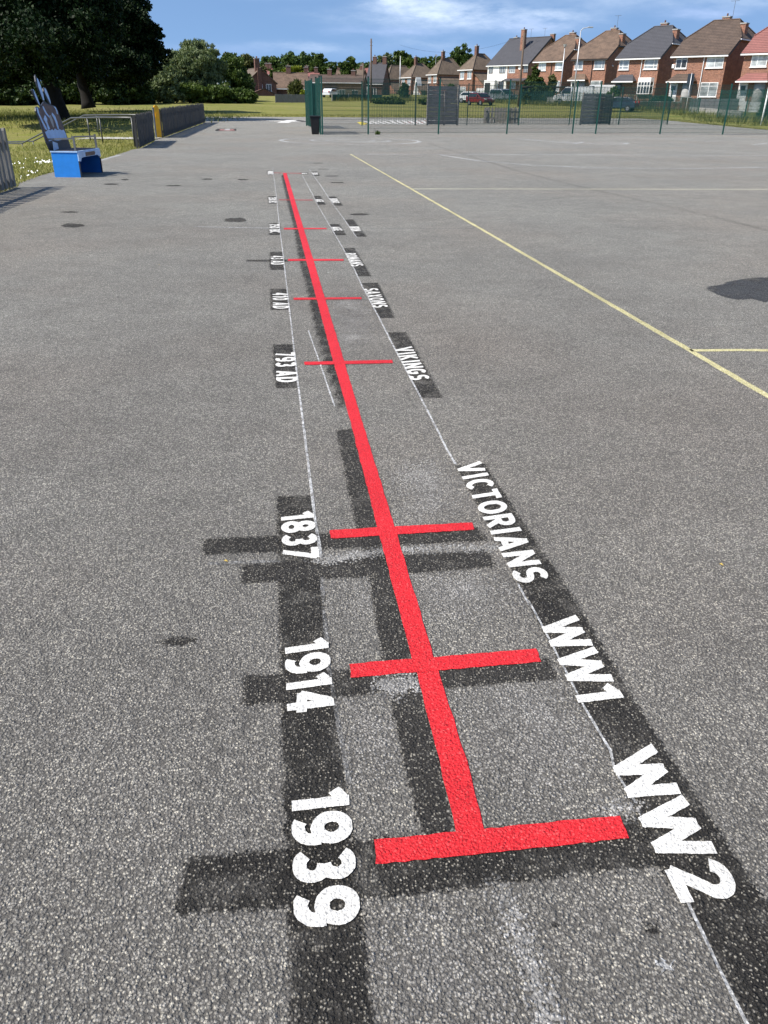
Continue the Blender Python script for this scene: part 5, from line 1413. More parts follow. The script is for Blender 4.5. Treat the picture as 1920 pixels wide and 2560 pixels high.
# ------------------------------------------------------------------ vehicles
def vehicle(name, label, cat, px, py, Y, rz, kind, paint, group='vehicles parked along the road'):
    p = at(px, py, Y); z = terrain(p.x, Y)
    root = empty(name, (p.x, Y, z), rz, label, cat, group)
    if kind == 'van':
        L_, w, body = 4.9, 1.9, [(-2.45, .38), (2.25, .34), (2.45, .55), (2.42, .98), (1.72, 1.18), (1.02, 1.92), (.8, 1.99), (-2.3, 2.0), (-2.45, 1.9)]
        glass = [(1.66, 1.2), (1.06, 1.86), (.35, 1.86), (.35, 1.24)]; rear = None; wx = (-1.55, 1.6); wr = .33
        shield = [(1.70, 1.19), (1.04, 1.90)]
    elif kind == 'mpv':
        L_, w, body = 4.4, 1.8, [(-2.2, .4), (2.05, .36), (2.2, .55), (2.15, .92), (1.3, 1.05), (.45, 1.62), (.1, 1.7), (-1.6, 1.68), (-2.1, 1.05), (-2.22, .8)]
        glass = [(1.1, 1.07), (.42, 1.55), (-1.5, 1.58), (-1.9, 1.08)]; wx = (-1.35, 1.35); wr = .31
        shield = [(1.28, 1.07), (.47, 1.60)]
    else:
        L_, w, body = 4.2, 1.72, [(-2.1, .36), (1.95, .33), (2.1, .5), (2.05, .74), (1.05, .92), (.4, 1.38), (.05, 1.45), (-1.1, 1.42), (-1.75, .98), (-2.08, .88)]
        glass = [(.85, .94), (.36, 1.32), (-1.05, 1.34), (-1.5, .98)]; wx = (-1.3, 1.28); wr = .30
        shield = [(1.03, .94), (.42, 1.36)]
    MB().prism([(x, -w / 2, zz) for x, zz in body], (0, w, 0)).build('body', M[paint], root, bevel=.06)
    for s_ in (-1, 1):
        y = s_ * (w / 2 + .004)
        MB().prism([(x, y, zz) for x, zz in glass], (0, s_ * .006, 0)).build('side_window', M['car_glass'], root)
        hx = body[2][0]
        MB().box(hx - .28, s_ * w * .36 - .16, .62, hx + .015, s_ * w * .36 + .16, .80).build('headlight', M['lens'], root, bevel=.03)
        MB().box(body[0][0] - .02, s_ * w * .4 - .1, .75, body[0][0] + .1, s_ * w * .4 + .1, 1.05).build('tail_light', M['red_lens'], root)
        MB().box(glass[0][0] - .35, s_ * (w / 2 + .02), glass[0][1] + .02, glass[0][0] - .18, s_ * (w / 2 + .2), glass[0][1] + .2).build('mirror', M[paint], root)
        for x in wx:
            wh = MB().tube((x, s_ * (w / 2 - .2), wr), (x, s_ * (w / 2 + .02), wr), wr, n=18).build('wheel', M['tyre'], root)
            MB().tube((x, s_ * (w / 2 + .0), wr), (x, s_ * (w / 2 + .028), wr), wr * .62, n=14).build('rim', M['rim'], wh)
    (x0, z0), (x1, z1) = shield
    nx = (z1 - z0); nz = (x0 - x1); l = math.hypot(nx, nz); nx, nz = nx / l * .012, nz / l * .012
    MB().prism([(x0 + nx, -w * .44, z0 + nz), (x1 + nx, -w * .42, z1 + nz), (x1 + nx, w * .42, z1 + nz), (x0 + nx, w * .44, z0 + nz)], (nx * .6, 0, nz * .6)).build('windscreen', M['car_glass'], root)
    return root
vehicle('parked_van', 'white panel van parked beside the right board wall', 'van', 1432, 262, 113, PI - .35, 'van', 'paint_white')
vehicle('parked_van', 'second white van, nose hidden behind the first one', 'van', 1490, 250, 121, PI - .3, 'van', 'paint_white')
vehicle('parked_car', 'silver people carrier in front of the white-rendered house', 'car', 1256, 250, 126, -.95, 'mpv', 'paint_silver')
vehicle('parked_car', 'dark red car behind the green fence', 'car', 1200, 258, 114, -1.05, 'car', 'paint_red')
vehicle('parked_car', 'white car half hidden behind the dark red car', 'car', 1180, 250, 126, -.5, 'car', 'paint_white')
vehicle('parked_car', 'dark blue car beside the right board wall and brick wall', 'car', 1546, 262, 97, 2.6, 'car', 'paint_navy')
vehicle('parked_car', 'white car far off below the long terrace', 'car', 828, 252, 160, 1.15, 'car', 'paint_white')
# carport
c0 = at(1318, 215, 117)
cp = empty('carport', (c0.x, 117, terrain(c0.x + 3, 117)), .1, 'low flat-roofed carport beside the dark conifer', 'carport')
ch_ = c0.z - terrain(c0.x + 3, 117)
MB().box(0, 0, ch_ - .12, 6.6, 3.4, ch_).build('flat_roof', M['brown_trim'], cp)
for x, y in ((.2, .2), (6.3, .2), (.2, 3.1), (6.3, 3.1), (3.2, .2)): MB().box(x, y, -.3, x + .1, y + .1, ch_ - .12).build('post', M['gutter_dark'], cp)
# ------------------------------------------------------------------ trees and shrubs
def leaves_mesh(name, clumps, n, size, mat, seed, sub=26, spread=0.36, flat=0.0, aspect=1.7, shell=0.42):
    """leaf-sized faces gathered into sprays spread through ellipsoid clumps"""
    rg = np.random.default_rng(seed)
    cl = np.array(clumps, dtype=float)
    wt = (cl[:, 3] * cl[:, 4] * cl[:, 5]) ** (2 / 3); wt /= wt.sum()
    ns = max(8, int(len(clumps) * sub))
    ci = rg.choice(len(cl), ns, p=wt)
    d = rg.normal(size=(ns, 3)); d /= np.linalg.norm(d, axis=1)[:, None]
    rad = rg.uniform(0, 1, ns) ** shell
    sc = cl[ci, :3] + d * rad[:, None] * cl[ci, 3:6]
    sr = (cl[ci, 3:6].mean(axis=1)) * spread * rg.uniform(.55, 1.25, ns)
    w2 = sr ** 2; w2 /= w2.sum()
    li = rg.choice(ns, n, p=w2)
    off = rg.normal(size=(n, 3)); off /= np.linalg.norm(off, axis=1)[:, None]
    off *= (rg.uniform(0, 1, n) ** .5)[:, None]
    off[:, 2] *= .7
    pos = sc[li] + off * sr[li][:, None]
    a = rg.normal(size=(n, 3)); a[:, 2] *= (1 - flat) ; a /= np.linalg.norm(a, axis=1)[:, None]
    b = rg.normal(size=(n, 3)); b -= a * (a * b).sum(axis=1)[:, None]; b /= np.linalg.norm(b, axis=1)[:, None]
    s = size * rg.uniform(.6, 1.35, n)[:, None]
    a *= s * aspect * .5; b *= s * .5
    v = np.empty((n, 4, 3)); v[:, 0] = pos - a; v[:, 1] = pos + b * .9 - a * .1; v[:, 2] = pos + a; v[:, 3] = pos - b * .9 - a * .1
    me = bpy.data.meshes.new(name)
    me.vertices.add(n * 4); me.vertices.foreach_set('co', v.reshape(-1))
    me.loops.add(n * 4); me.loops.foreach_set('vertex_index', np.arange(n * 4, dtype=np.int32))
    me.polygons.add(n); me.polygons.foreach_set('loop_start', np.arange(0, n * 4, 4, dtype=np.int32))
    me.update(); me.validate()
    me.materials.append(M[mat])
    return me
def crown_clumps(w, h, z0, k, seed, dep=None, top=0.55):
    r = random.Random(seed); out = []
    dep = dep or w
    for i in range(k):
        t = (i + .5) / k
        z = z0 + h * (0.12 + .80 * t)
        f = math.sin(PI * min(1, .18 + t * .80)) ** .7
        an = i * 2.4 + r.uniform(-.4, .4)
        rr = f * r.uniform(.35, .62)
        cr = r.uniform(.20, .30)
        out.append((math.cos(an) * rr * w / 2 * 1.0, math.sin(an) * rr * dep / 2, z, w * cr * 1.05, dep * cr, h * cr * .85))
    out.append((0, 0, z0 + h * .5, w * .27, dep * .27, h * .36))
    for i in range(k):   # small sprays standing out of the outline
        t = r.uniform(.15, 1.0); an = r.uniform(0, 2 * PI); f = math.sin(PI * min(1, .18 + t * .80)) ** .7
        cr = r.uniform(.07, .13)
        out.append((math.cos(an) * f * w * .45, math.sin(an) * f * dep * .45, z0 + h * (.08 + .88 * t), w * cr, dep * cr, h * cr))
    return out
def tree(name, label, base, w, h, z0, mat, n, size, seed, k=11, trunk=.25, group=None, cat='tree', dep=None, clumps=None, limbs=True, sub=26, spread=.36, flat=0.0, aspect=1.7, extra=None, shell=.42):
    root = empty(name, base, 0, label, cat, group)
    cl = clumps or crown_clumps(w, h - z0, z0, k, seed, dep)
    r = random.Random(seed + 1)
    if trunk:
        mb = MB()
        lx, ly = r.uniform(-.2, .2), r.uniform(-.2, .2)
        zt = z0 + (h - z0) * .45
        mb.path([(0, 0, -.3), (0, 0, .2), (lx * .5, ly * .5, z0 * .6), (lx, ly, z0 + .3), (lx * 1.5, ly, zt)], [trunk * 1.5, trunk * 1.1, trunk * .9, trunk * .75, trunk * .3], 9)
        if limbs:
            for c in cl[:7]:
                q = Vector(c[:3]); st = Vector((lx, ly, z0 * .8 + .25))
                mb.path([st, st.lerp(q, .5) + Vector((0, 0, .1 * h)) * .4, q], [trunk * .5, trunk * .32, trunk * .1], 6)
        mb.build('trunk', M['bark'], root, True)
    put('crown', leaves_mesh('crown', cl, n, size, mat, seed, sub, spread, flat, aspect, shell), root)
    if extra: put(extra[0], leaves_mesh(extra[0], cl, extra[2], extra[3], extra[1], seed + 3, sub, spread, shell=.1), root)
    return root
def tree_px(name, label, x, ytop, wpx, Y, mat, n, size, seed, z0f=.18, ybase=None, **kw):
    t = at(x, ytop, Y)
    g0 = terrain(t.x, Y) if ybase is None else at(x, ybase, Y).z
    h = t.z - g0; w = wpx / 2178 * Y
    return tree(name, label, (t.x, Y, g0), w, h, h * z0f, mat, n, size, seed, trunk=kw.pop('trunk', max(.12, w * .035)), **kw)

# the two big trees on the left, their crowns running out of the picture
def big_tree(label, foot, Y, crown, trunkpts, radii, n, seed, size=.24, sub=34):
    root = empty('broadleaf_tree', foot, 0, label, 'tree', 'big dark trees on the left')
    f = Vector(foot)
    mb = MB().path([Vector(p) - f for p in trunkpts], radii, 14)
    top = Vector(trunkpts[-1]) - f
    r = random.Random(seed)
    for c in crown[:12]:
        q = Vector(c[:3]); st = top.lerp(Vector(trunkpts[-2]) - f, r.uniform(0, .7))
        mid = st.lerp(q, .5) + Vector((0, 0, r.uniform(.2, 1.2)))
        mb.path([st, mid, q], [radii[-1] * .6, radii[-1] * .35, .06], 7)
    mb.build('trunk', M['bark'], root, True)
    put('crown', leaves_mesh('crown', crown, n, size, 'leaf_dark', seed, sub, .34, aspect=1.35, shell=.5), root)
    return root
def crown_from_px(Y, foot, blobs):
    out = []
    for (x, y, wx, hy, dy) in blobs:
        p = at(x, y, Y + dy) - Vector(foot)
        s = (Y + dy) / 2178
        out.append((p.x, p.y, p.z, wx * s / 2, (wx + hy) * .3 * s, hy * s / 2))
    return out
Yt = 58
t0 = at(156, 300, Yt); f0 = (t0.x, Yt, terrain(t0.x, Yt) - .1)
cr0 = crown_from_px(Yt, f0, [(60, 150, 190, 120, 0), (-40, 60, 260, 220, 2), (110, 60, 220, 190, 0), (210, 100, 150, 150, -1), (-120, 140, 200, 150, 0), (40, -80, 330, 220, 3), (180, -40, 240, 180, 1), (-60, -190, 300, 220, 2), (130, -180, 260, 200, 2), (245, 30, 130, 130, 1), (20, 195, 120, 60, 2), (120, 175, 130, 70, -3), (-150, -60, 240, 220, 2),
                             (60, -300, 260, 160, 3), (-60, 120, 200, 140, -5), (80, 100, 200, 140, -5), (60, 60, 240, 180, 6), (-30, 170, 160, 80, 5), (200, 160, 110, 70, 2)])
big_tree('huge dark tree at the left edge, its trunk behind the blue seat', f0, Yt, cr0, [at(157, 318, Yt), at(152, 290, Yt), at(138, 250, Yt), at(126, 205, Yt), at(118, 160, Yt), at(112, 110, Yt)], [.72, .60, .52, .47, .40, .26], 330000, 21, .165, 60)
Yu = 76
t1 = at(217, 264, Yu); f1 = (t1.x, Yu, terrain(t1.x, Yu) - .1)
cr1 = crown_from_px(Yu, f1, [(300, 100, 150, 130, 0), (250, 40, 190, 150, 1), (340, 60, 110, 100, 0), (345, 135, 120, 110, 1), (370, 92, 70, 70, 0), (290, 160, 150, 80, -2), (380, 150, 80, 60, 2), (240, 130, 150, 110, 0), (300, 0, 130, 90, 1), (355, 40, 60, 50, 0), (200, 170, 140, 70, 2), (270, -60, 160, 120, 2), (395, 128, 50, 50, 1), (320, 185, 110, 50, 3), (250, 185, 110, 50, 0), (180, 80, 160, 160, 2)])
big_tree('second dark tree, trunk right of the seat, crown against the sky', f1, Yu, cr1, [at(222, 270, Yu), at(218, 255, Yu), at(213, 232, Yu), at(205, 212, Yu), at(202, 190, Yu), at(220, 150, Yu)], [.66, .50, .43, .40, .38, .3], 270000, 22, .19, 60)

GU = 'bushes along the far edge of the field'
def bush(label, x, ytop, wpx, Y, mat, n, size, seed, ybase=None, k=7, cat='bush', name='bush', trunk=.08, extra=None, **kw):
    return tree_px(name, label, x, ytop, wpx, Y, mat, n, size, seed, z0f=.0, ybase=ybase, trunk=trunk, k=k, group=kw.pop('group', GU), cat=cat, limbs=False, extra=extra, **kw)
bush('low mid-green bush at the far left below the tree crown', 10, 218, 130, 92, 'leaf_shade', 12000, .26, 31, dep=5)
bush('low dark bush left of the first big trunk', 95, 212, 130, 95, 'leaf_shade', 12000, .26, 32, dep=5)
bush('dark bush between the two big trunks', 178, 196, 110, 97, 'leaf_shade', 12000, .26, 33, dep=5)
bush('dark leafy bush right of the second big trunk', 262, 198, 105, 97, 'leaf_shade', 13000, .26, 34, dep=5)
bush('tall dark bush below the crown edge of the second tree', 330, 178, 100, 100, 'leaf_shade', 14000, .27, 35, dep=5)
bush('tall grey-green bush where the dark crown meets the willow', 398, 165, 95, 104, 'leaf_pale', 12000, .24, 36, dep=5)
bush('dark shrub filling the gap behind the seat back', 60, 195, 120, 104, 'leaf_shade', 8000, .28, 37, dep=4)
bush('dark shrub behind the fork of the two trunks', 225, 185, 120, 106, 'leaf_shade', 8000, .28, 38, dep=4)
bush('dark undergrowth tree left of the willow', 300, 168, 110, 110, 'leaf_shade', 10000, .28, 39, dep=5)
tree_px('willow_tree', 'pale grey-green willow, tallest of the trees behind the field', 488, 112, 150, 112, 'leaf_pale', 90000, .14, 41, z0f=.06, k=15, aspect=3.0, flat=-.6, sub=30, cat='tree', group='trees behind the field', dep=8)
tree_px('willow_tree', 'smaller pale willow at the left shoulder of the tall one', 432, 140, 80, 110, 'leaf_pale', 34000, .14, 42, z0f=.05, k=10, aspect=3.0, flat=-.6, cat='tree', group='trees behind the field', dep=5)
tree_px('leafy_tree', 'mid-green tree leaning out right of the willow', 570, 152, 110, 118, 'leaf_mid', 46000, .16, 43, z0f=.06, k=11, group='trees behind the field', dep=6)
tree_px('leafy_tree', 'pale green tree right beside the dark brick gable house', 606, 176, 56, 124, 'leaf_pale', 10000, .22, 44, z0f=.05, k=8, group='trees behind the field', dep=4)
bush('low bramble hedge left, below the willow', 470, 214, 110, 106, 'leaf_bright', 14000, .17, 45, dep=4)
bush('low bramble hedge in the middle below the willow', 535, 216, 100, 107, 'leaf_mid', 12000, .17, 46, dep=4)
bush('dark end of the hedge against the annexe wall', 602, 224, 85, 108, 'leaf_mid', 10000, .17, 47, dep=4)
bush('elder bush with white blossom left of the gable house', 560, 205, 48, 109, 'leaf_bright', 7000, .18, 48, dep=3, extra=('blossom', 'blossom', 420, .24))
bush('spiky palm-like shrub with cream flower plumes by the grey fence', 741, 211, 34, 122, 'leaf_olive', 4000, .30, 49, dep=2.5, aspect=4.0, extra=('flower_plume', 'blossom', 320, .20))
bush('small yellow-green bush beside the cream-flowered shrub', 757, 228, 22, 121, 'yellow_leaf', 2200, .2, 50, dep=2)
GT = 'trees on the skyline behind the far houses'
sky = [('olive tree crown left of the gable chimney', 600, 137, 90, 230, 'leaf_olive', 9000), ('dark tree close behind the gable house', 578, 142, 50, 225, 'leaf_far', 5000), ('dark wide tree right of the gable chimney', 672, 143, 60, 270, 'leaf_far', 7000),
       ('dark wide tree over the brown terrace wing', 722, 140, 74, 270, 'leaf_far', 8000), ('yellow-green tree above the brown terrace wing', 728, 168, 46, 215, 'yellow_leaf', 5000), ('small green bush on the wing roof skyline', 690, 172, 40, 216, 'leaf_mid', 4000),
       ('round dark tree above the left end of the terrace', 763, 142, 44, 280, 'leaf_far', 6000), ('mid-green tree over the left end of the terrace', 792, 147, 42, 245, 'leaf_mid', 7000), ('low dark tree on the far ridge', 824, 159, 40, 330, 'leaf_far', 4000),
       ('low dark tree on the ridge right of it', 850, 164, 46, 335, 'leaf_far', 4000), ('feathery green tree left of the tall brown pole', 868, 153, 36, 255, 'leaf_mid', 6000), ('dark ridge tree just right of the tall brown pole', 912, 161, 50, 330, 'leaf_far', 4000),
       ('dark ridge tree left of the tall brown pole', 884, 165, 40, 334, 'leaf_far', 3500), ('green tree right of the tall brown pole', 945, 154, 40, 300, 'leaf_mid', 6000), ('feathery poplar with thin top', 966, 144, 40, 300, 'leaf_pale', 6500),
       ('dark round tree left of the lamp post', 1000, 139, 44, 310, 'leaf_mid', 7500), ('bright green tree over the hipped roof', 1022, 149, 40, 300, 'leaf_bright', 6000), ('wide dark green tree over the gable dormer', 1055, 143, 56, 310, 'leaf_far', 8000), ('dark tree behind the middle chimneys', 1097, 145, 40, 300, 'leaf_mid', 6000),
       ('round dark green tree behind the tall-chimney house', 1147, 118, 62, 240, 'leaf_far', 13000), ('small tree right of the round one', 1168, 138, 26, 238, 'leaf_far', 4000)]
for i, (lab, x, yt, w, Y, mat, n) in enumerate(sky):
    tree_px('skyline_tree', lab, x, yt, w * 1.6, Y, mat, int(n * 2.6), .0016 * Y, 60 + i, z0f=.12, k=9, group=GT, dep=w / 2178 * Y * .8, ybase=250)
# conifer and garden bushes on the right
Yc = 120
cb = at(1342, 158, Yc); g0 = terrain(cb.x, Yc); hc = cb.z - g0
con = [(r_ * math.cos(a), r_ * math.sin(a), z, s, s, s * .55) for k_ in range(26) for a, z in [(k_ * 2.4, hc * (.12 + .83 * k_ / 25))] for s in [1.1 * (1.08 - .82 * k_ / 25)] for r_ in [1.25 * (1.05 - .98 * k_ / 25)]]
tree('conifer_tree', 'dark bushy conifer right of the dark telegraph pole', (cb.x, Yc, g0), 3, hc, .6, 'leaf_conifer', 42000, .20, 91, clumps=con, trunk=.14, limbs=False, spread=.5, sub=10)
bush('dark green clipped hedge under the carport roof', 1350, 217, 74, 115.2, 'leaf_conifer', 14000, .18, 92, dep=2, group='garden shrubs along the road', k=9)
bush('brown-green shrub right of the conifer', 1382, 192, 26, 122, 'leaf_olive', 3500, .18, 93, dep=1.6, group='garden shrubs along the road')
bush('dark laurel bush above the dark blue car', 1537, 218, 36, 103, 'leaf_mid', 5000, .16, 94, dep=1.8, group='garden shrubs along the road')
bush('small dark tree in front of the farthest hipped houses', 1010, 209, 26, 150, 'leaf_far', 4500, .22, 95, dep=2, group='garden shrubs along the road')
bush('small round bush left of the tall-chimney house', 1128, 212, 26, 150, 'leaf_mid', 3500, .22, 96, dep=2, group='garden shrubs along the road')
bush('low hedge behind the boundary fence, left part', 975, 245, 90, 116, 'leaf_mid', 7000, .18, 97, dep=1.6, group='garden shrubs along the road')
bush('low hedge behind the boundary fence, middle part', 1085, 246, 90, 116, 'leaf_mid', 6000, .18, 98, dep=1.6, group='garden shrubs along the road')
bush('dark hedge below the bay window of the charcoal-roofed house', 1655, 243, 70, 104, 'leaf_conifer', 7000, .14, 99, dep=1.4, group='garden shrubs along the road')
bush('leafy bush at the right edge beside the white post', 1925, 245, 50, 74, 'leaf_mid', 6000, .12, 100, dep=1.5, group='garden shrubs along the road')
wdp = gs(931, 336.3)
bush_ = tree('weed_tuft', 'small dark weed at the foot of the second fence post', wdp + Vector((.25, -.05, 0)), .32, .15, .0, 'leaf_far', 160, .05, 101, trunk=.012, limbs=False, cat='weed')

# ------------------------------------------------------------------ grass and flowers (uncounted)
def blades(name, pts, h, w, mat, label, seed, lean=.5):
    rg = np.random.default_rng(seed)
    p = np.array(pts); n = len(p)
    a = rg.uniform(0, 2 * PI, n); hh = h * rg.uniform(.5, 1.3, n); ww = w * rg.uniform(.6, 1.2, n)
    v = np.empty((n, 3, 3))
    dx, dy = np.cos(a) * ww, np.sin(a) * ww
    lx, ly = rg.normal(size=n) * lean * hh, rg.normal(size=n) * lean * hh
    v[:, 0] = p - np.stack([dx, dy, np.full(n, .01)], 1); v[:, 1] = p + np.stack([dx, dy, np.full(n, -.01)], 1)
    v[:, 2] = p + np.stack([lx, ly, hh], 1)
    me = bpy.data.meshes.new(name)
    me.vertices.add(n * 3); me.vertices.foreach_set('co', v.reshape(-1))
    me.loops.add(n * 3); me.loops.foreach_set('vertex_index', np.arange(n * 3, dtype=np.int32))
    me.polygons.add(n); me.polygons.foreach_set('loop_start', np.arange(0, n * 3, 3, dtype=np.int32))
    me.update(); me.validate(); me.materials.append(M[mat])
    return tag(put(name, me), label, None, kind='stuff')
rr = random.Random(17)
def lefty(y):
    """x of the grass edge on the left of the yard"""
    pts = [(FL1.y, FL1.x), (FL0.y, FL0.x)] + [(p.y, p.x) for p in yard]
    for (ya, xa), (yb, xb) in zip(pts, pts[1:]):
        if ya <= y <= yb: return xa + (xb - xa) * (y - ya) / (yb - ya)
    return pts[-1][1] if y > pts[-1][0] else pts[0][1]
gp = []
while len(gp) < 60000:
    y = 14 + 34 * rr.random() ** 1.5
    x = lefty(y) - rr.random() ** 1.4 * 13 + rr.uniform(-.05, .06)
    gp.append((x, y, terrain(x, y) - .01))
blades('grass', gp, .075, .012, 'blade', 'short grass beside the blue seat and handrails', 1, .7)
gp = []
for i in range(26000):
    t = rr.random() * (len(EDGE_XY) - 4) + 1
    k = int(t); a, b = Vector(EDGE_XY[k]), Vector(EDGE_XY[k + 1])
    q = a.lerp(b, t - k)
    q = q + Vector((rr.uniform(0, 1) * (1 if q.x > 25 else 0), rr.uniform(-.1, 5)))
    gp.append((q.x, q.y, terrain(q.x, q.y) - .01))
blades('grass_verge', gp, .10, .03, 'blade', 'mown grass along the far edge of the yard', 2, .6)
gp = []
bw = [tp(x, y, 55) for x, y in bpx] + [tp(1790, 303.5, 50), tp(1857, 309, 50), tp(1935, 316, 50)]
for i in range(20000):
    k = rr.randrange(len(bw) - 1); t = rr.random()
    q = bw[k].lerp(bw[k + 1], t); q.y += rr.gauss(0, 1.3); q.x += rr.gauss(0, .8)
    cl = math.sin(q.x * .9) + math.sin(q.x * 2.3 + 1)
    if rr.random() > .55 + .22 * cl: continue
    gp.append((q.x, q.y, terrain(q.x, q.y) - .02))
blades('tall_grass', gp, .58, .03, 'weed', 'tall weedy grass along the boundary fence', 3, .3)
gp = []
for i in range(16000):
    x = rr.uniform(-24, -11); y = rr.gauss(66, 7)
    gp.append((x - (rr.random() * 16), y, terrain(x, y)))
blades('rough_grass', gp, .22, .03, 'weed', 'long rough grass in front of the far left bushes', 4, .35)
# a few dry leaves and bits lying on the tarmac
for x, y, lab in ((1803, 1414, 'small yellow dry leaf on the open tarmac at the right'), (565, 1405, 'tiny yellow twig on the dark bar under the date 1837'), (398, 663, 'small brown dry leaf on the left of the tarmac'), (820, 682, 'tiny white scrap on the tarmac by ROMANS')):
    p_ = gs(x, y); s_ = .006 + .0012 * p_.y
    lf = MB().add([(-s_, 0, .004), (-.2 * s_, .45 * s_, .009), (s_, .1 * s_, .003), (-.1 * s_, -.4 * s_, .006)], [(0, 1, 2), (0, 2, 3)]).build('fallen_leaf' if 'leaf' in lab else 'litter_scrap', M['daisy' if 'white' in lab else 'dry_leaf'])
    lf.location = p_; lf.rotation_euler = (0, 0, x * .7); tag(lf, lab, 'leaf' if 'leaf' in lab else 'scrap')
# daisies by the seat
ds = []
for (x, y, k, sx, sy) in [(600, 1375, 22, 60, 9), (260, 1395, 7, 40, 12), (500, 1530, 7, 35, 12), (360, 1585, 6, 60, 12), (690, 1385, 10, 40, 8), (450, 1340, 5, 120, 25), (350, 1480, 4, 120, 40)]:
    for i in range(k):
        p = gs(*P1('s', x + rr.gauss(0, sx), y + rr.gauss(0, sy)))
        if p.x < lefty(p.y) - .08: ds.append(p)
mb = MB()
for p in ds:
    r0 = rr.uniform(.010, .019); z = rr.uniform(.03, .07)
    mb.add([(p.x + r0 * math.cos(t), p.y + r0 * math.sin(t) - .0, p.z + z + .012 * math.sin(t)) for t in [PI * 2 * i / 6 for i in range(6)]], [tuple(range(6))])
tag(mb.build('daisies', M['daisy']), 'scattered white daisies in the grass by the seat', None, kind='stuff')

# ------------------------------------------------------------------ light, sky and camera
SUN_EL = math.radians(49)
SUN_AZ = math.radians(67)                       # shadows run this far right of straight ahead
to_sun = Vector((-math.sin(SUN_AZ) * math.cos(SUN_EL), -math.cos(SUN_AZ) * math.cos(SUN_EL), math.sin(SUN_EL)))
sd = bpy.data.lights.new('sun', 'SUN'); sd.energy = 3.9; sd.angle = math.radians(0.53); sd.color = (1.0, 0.94, 0.85)
so = bpy.data.objects.new('sun', sd); C.objects.link(so)
so.rotation_euler = to_sun.to_track_quat('Z', 'Y').to_euler(); so.location = (0, 0, 60)
w = bpy.data.worlds.new('World'); bpy.context.scene.world = w; w.use_nodes = True
nt = w.node_tree
bg = nt.nodes['Background']
tc = N(nt, 'ShaderNodeTexCoord').outputs['Generated']
sep = N(nt, 'ShaderNodeSeparateXYZ'); L(nt, tc, sep.inputs[0])
sk = N(nt, 'ShaderNodeTexSky'); sk.sky_type = 'NISHITA'; sk.sun_disc = False
sk.sun_elevation = SUN_EL
sk.sun_rotation = math.atan2(to_sun.x, to_sun.y)
sk.air_density = 1.0; sk.dust_density = 0.35; sk.ozone_density = 2.2; sk.altitude = 60
# the clear blue of a clean maritime sky comes down almost to the horizon
zz = math_n(nt, 'MULTIPLY_ADD', math_n(nt, 'MAXIMUM', sep.outputs[2], 0.0), 1.15, 0.26)
cv = N(nt, 'ShaderNodeCombineXYZ'); L(nt, sep.outputs[0], cv.inputs[0]); L(nt, sep.outputs[1], cv.inputs[1]); L(nt, zz, cv.inputs[2])
nv = N(nt, 'ShaderNodeVectorMath', operation='NORMALIZE'); L(nt, cv.outputs[0], nv.inputs[0])
L(nt, nv.outputs[0], sk.inputs['Vector'])
# clouds, placed by compass direction and height above the horizon
az = math_n(nt, 'ARCTAN2', sep.outputs[0], sep.outputs[1])
mp = N(nt, 'ShaderNodeMapping'); mp.inputs['Scale'].default_value = (9, 9, 34); L(nt, tc, mp.inputs[0])
cn = N(nt, 'ShaderNodeTexNoise'); cn.inputs['Scale'].default_value = 1.6; cn.inputs['Detail'].default_value = 9; cn.inputs['Roughness'].default_value = 0.62
L(nt, mp.outputs[0], cn.inputs['Vector'])
cs = N(nt, 'ShaderNodeSeparateColor'); L(nt, cn.outputs['Color'], cs.inputs[0])
azw = math_n(nt, 'MULTIPLY_ADD', math_n(nt, 'SUBTRACT', cs.outputs[1], 0.5), 0.10, az)
elw = math_n(nt, 'MULTIPLY_ADD', math_n(nt, 'SUBTRACT', cs.outputs[2], 0.5), 0.018, sep.outputs[2])
def puff(a, e, wa, he, k):
    dx = math_n(nt, 'DIVIDE', math_n(nt, 'SUBTRACT', azw, a), wa); dy = math_n(nt, 'DIVIDE', math_n(nt, 'SUBTRACT', elw, e), he)
    d2 = math_n(nt, 'ADD', math_n(nt, 'MULTIPLY', dx, dx), math_n(nt, 'MULTIPLY', dy, dy))
    return math_n(nt, 'MULTIPLY', math_n(nt, 'EXPONENT', math_n(nt, 'MULTIPLY', d2, -1.0)), k)
def total(ps):
    o = ps[0]
    for p_ in ps[1:]: o = math_n(nt, 'ADD', o, p_)
    return o
wisp = ramp_n(nt, cn.outputs['Fac'], [(0.34, 0.15), (0.62, 1.0)])
whites = total([puff(0.065, 0.088, 0.075, 0.014, 1.0), puff(0.015, 0.100, 0.03, 0.012, .8), puff(0.165, 0.082, 0.05, 0.010, .7), puff(0.27, 0.098, 0.08, 0.007, .4), puff(0.42, 0.098, 0.07, 0.008, .45), puff(-0.09, 0.054, 0.05, 0.0045, .45),
                puff(-0.06, 0.084, 0.04, 0.006, .25), puff(0.04, 0.060, 0.04, 0.005, .4), puff(0.03, 0.30, 0.5, 0.09, .5), puff(0.9, 0.25, 0.5, 0.12, .7), puff(-1.2, 0.2, 0.5, 0.06, .5), puff(2.4, 0.3, 0.6, 0.1, .6)])
wm = math_n(nt, 'MULTIPLY', whites, wisp, clamp=True)
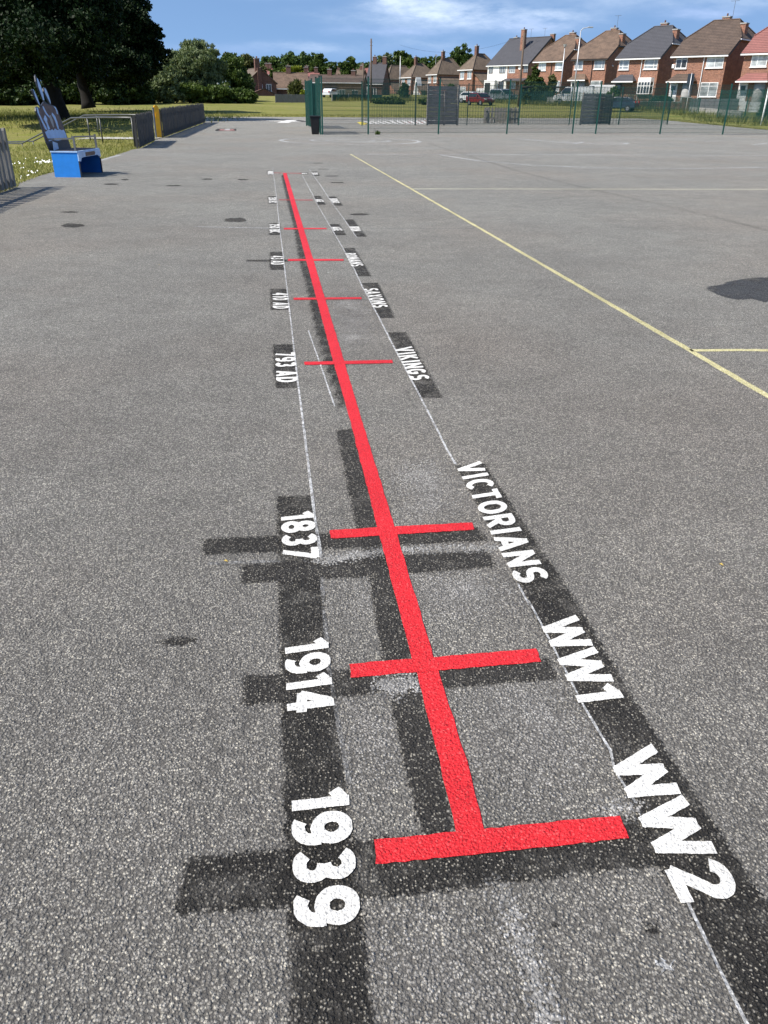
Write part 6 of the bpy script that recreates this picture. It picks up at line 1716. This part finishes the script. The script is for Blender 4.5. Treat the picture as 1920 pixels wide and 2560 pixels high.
greys = total([puff(0.012, 0.071, 0.06, 0.0045, .8), puff(0.150, 0.078, 0.034, 0.0055, 1.0), puff(0.335, 0.086, 0.036, 0.0055, 1.0), puff(-0.13, 0.100, 0.05, 0.004, .25), puff(-0.17, 0.050, 0.10, 0.006, .35), puff(0.10, 0.052, 0.10, 0.006, .3)])
gm = math_n(nt, 'MULTIPLY', greys, ramp_n(nt, cn.outputs['Fac'], [(0.32, 0.35), (0.58, 1.0)]), clamp=True)
hs = N(nt, 'ShaderNodeHueSaturation'); hs.inputs['Saturation'].default_value = 1.06; hs.inputs['Value'].default_value = 1.0
L(nt, sk.outputs[0], hs.inputs['Color'])
c1 = mix_n(nt, math_n(nt, 'MULTIPLY', wm, 0.66), hs.outputs[0], (5.9, 6.7, 7.9))
c2 = mix_n(nt, math_n(nt, 'MULTIPLY', gm, 0.8), c1, (2.9, 3.8, 5.8))
L(nt, c2, bg.inputs[0]); bg.inputs[1].default_value = 0.10

cam = bpy.data.cameras.new('camera')
cam.sensor_fit = 'VERTICAL'; cam.sensor_height = 24.0; cam.lens = 24.0 * FPX / 2560
cam.clip_start = 0.05; cam.clip_end = 3000
co = bpy.data.objects.new('camera', cam); C.objects.link(co)
mt = Matrix((( _R.x, _U.x, -_F.x, 0), (_R.y, _U.y, -_F.y, 0), (_R.z, _U.z, -_F.z, EYE), (0, 0, 0, 1)))
co.matrix_world = mt
sc = bpy.context.scene
sc.camera = co
sc.view_settings.view_transform = 'Standard'; sc.view_settings.look = 'None'
sc.view_settings.exposure = 0.88; sc.view_settings.gamma = 1
sc.render.engine = 'CYCLES'
sc.cycles.max_bounces = 6; sc.cycles.transparent_max_bounces = 12
# the wooded ridge far beyond the houses reads as one mass
rg_ = random.Random(44)
fw = []
for i in range(46):
    px = 560 + i * 15
    pt = at(px, 166 + 10 * math.sin(i * .8) + rg_.uniform(-4, 6), 400)
    fw.append((pt.x, 400 + rg_.uniform(-10, 30), pt.z - 6, 3.6, 4, 6.5))
    fw.append((pt.x + 1.5, 402, pt.z - 15, 4.5, 5, 8))
tag(put('distant_wood', leaves_mesh('distant_wood', fw, 42000, .75, 'leaf_far', 77, 14, .5)), 'dark wooded ridge on the horizon behind all the houses', None, kind='stuff')
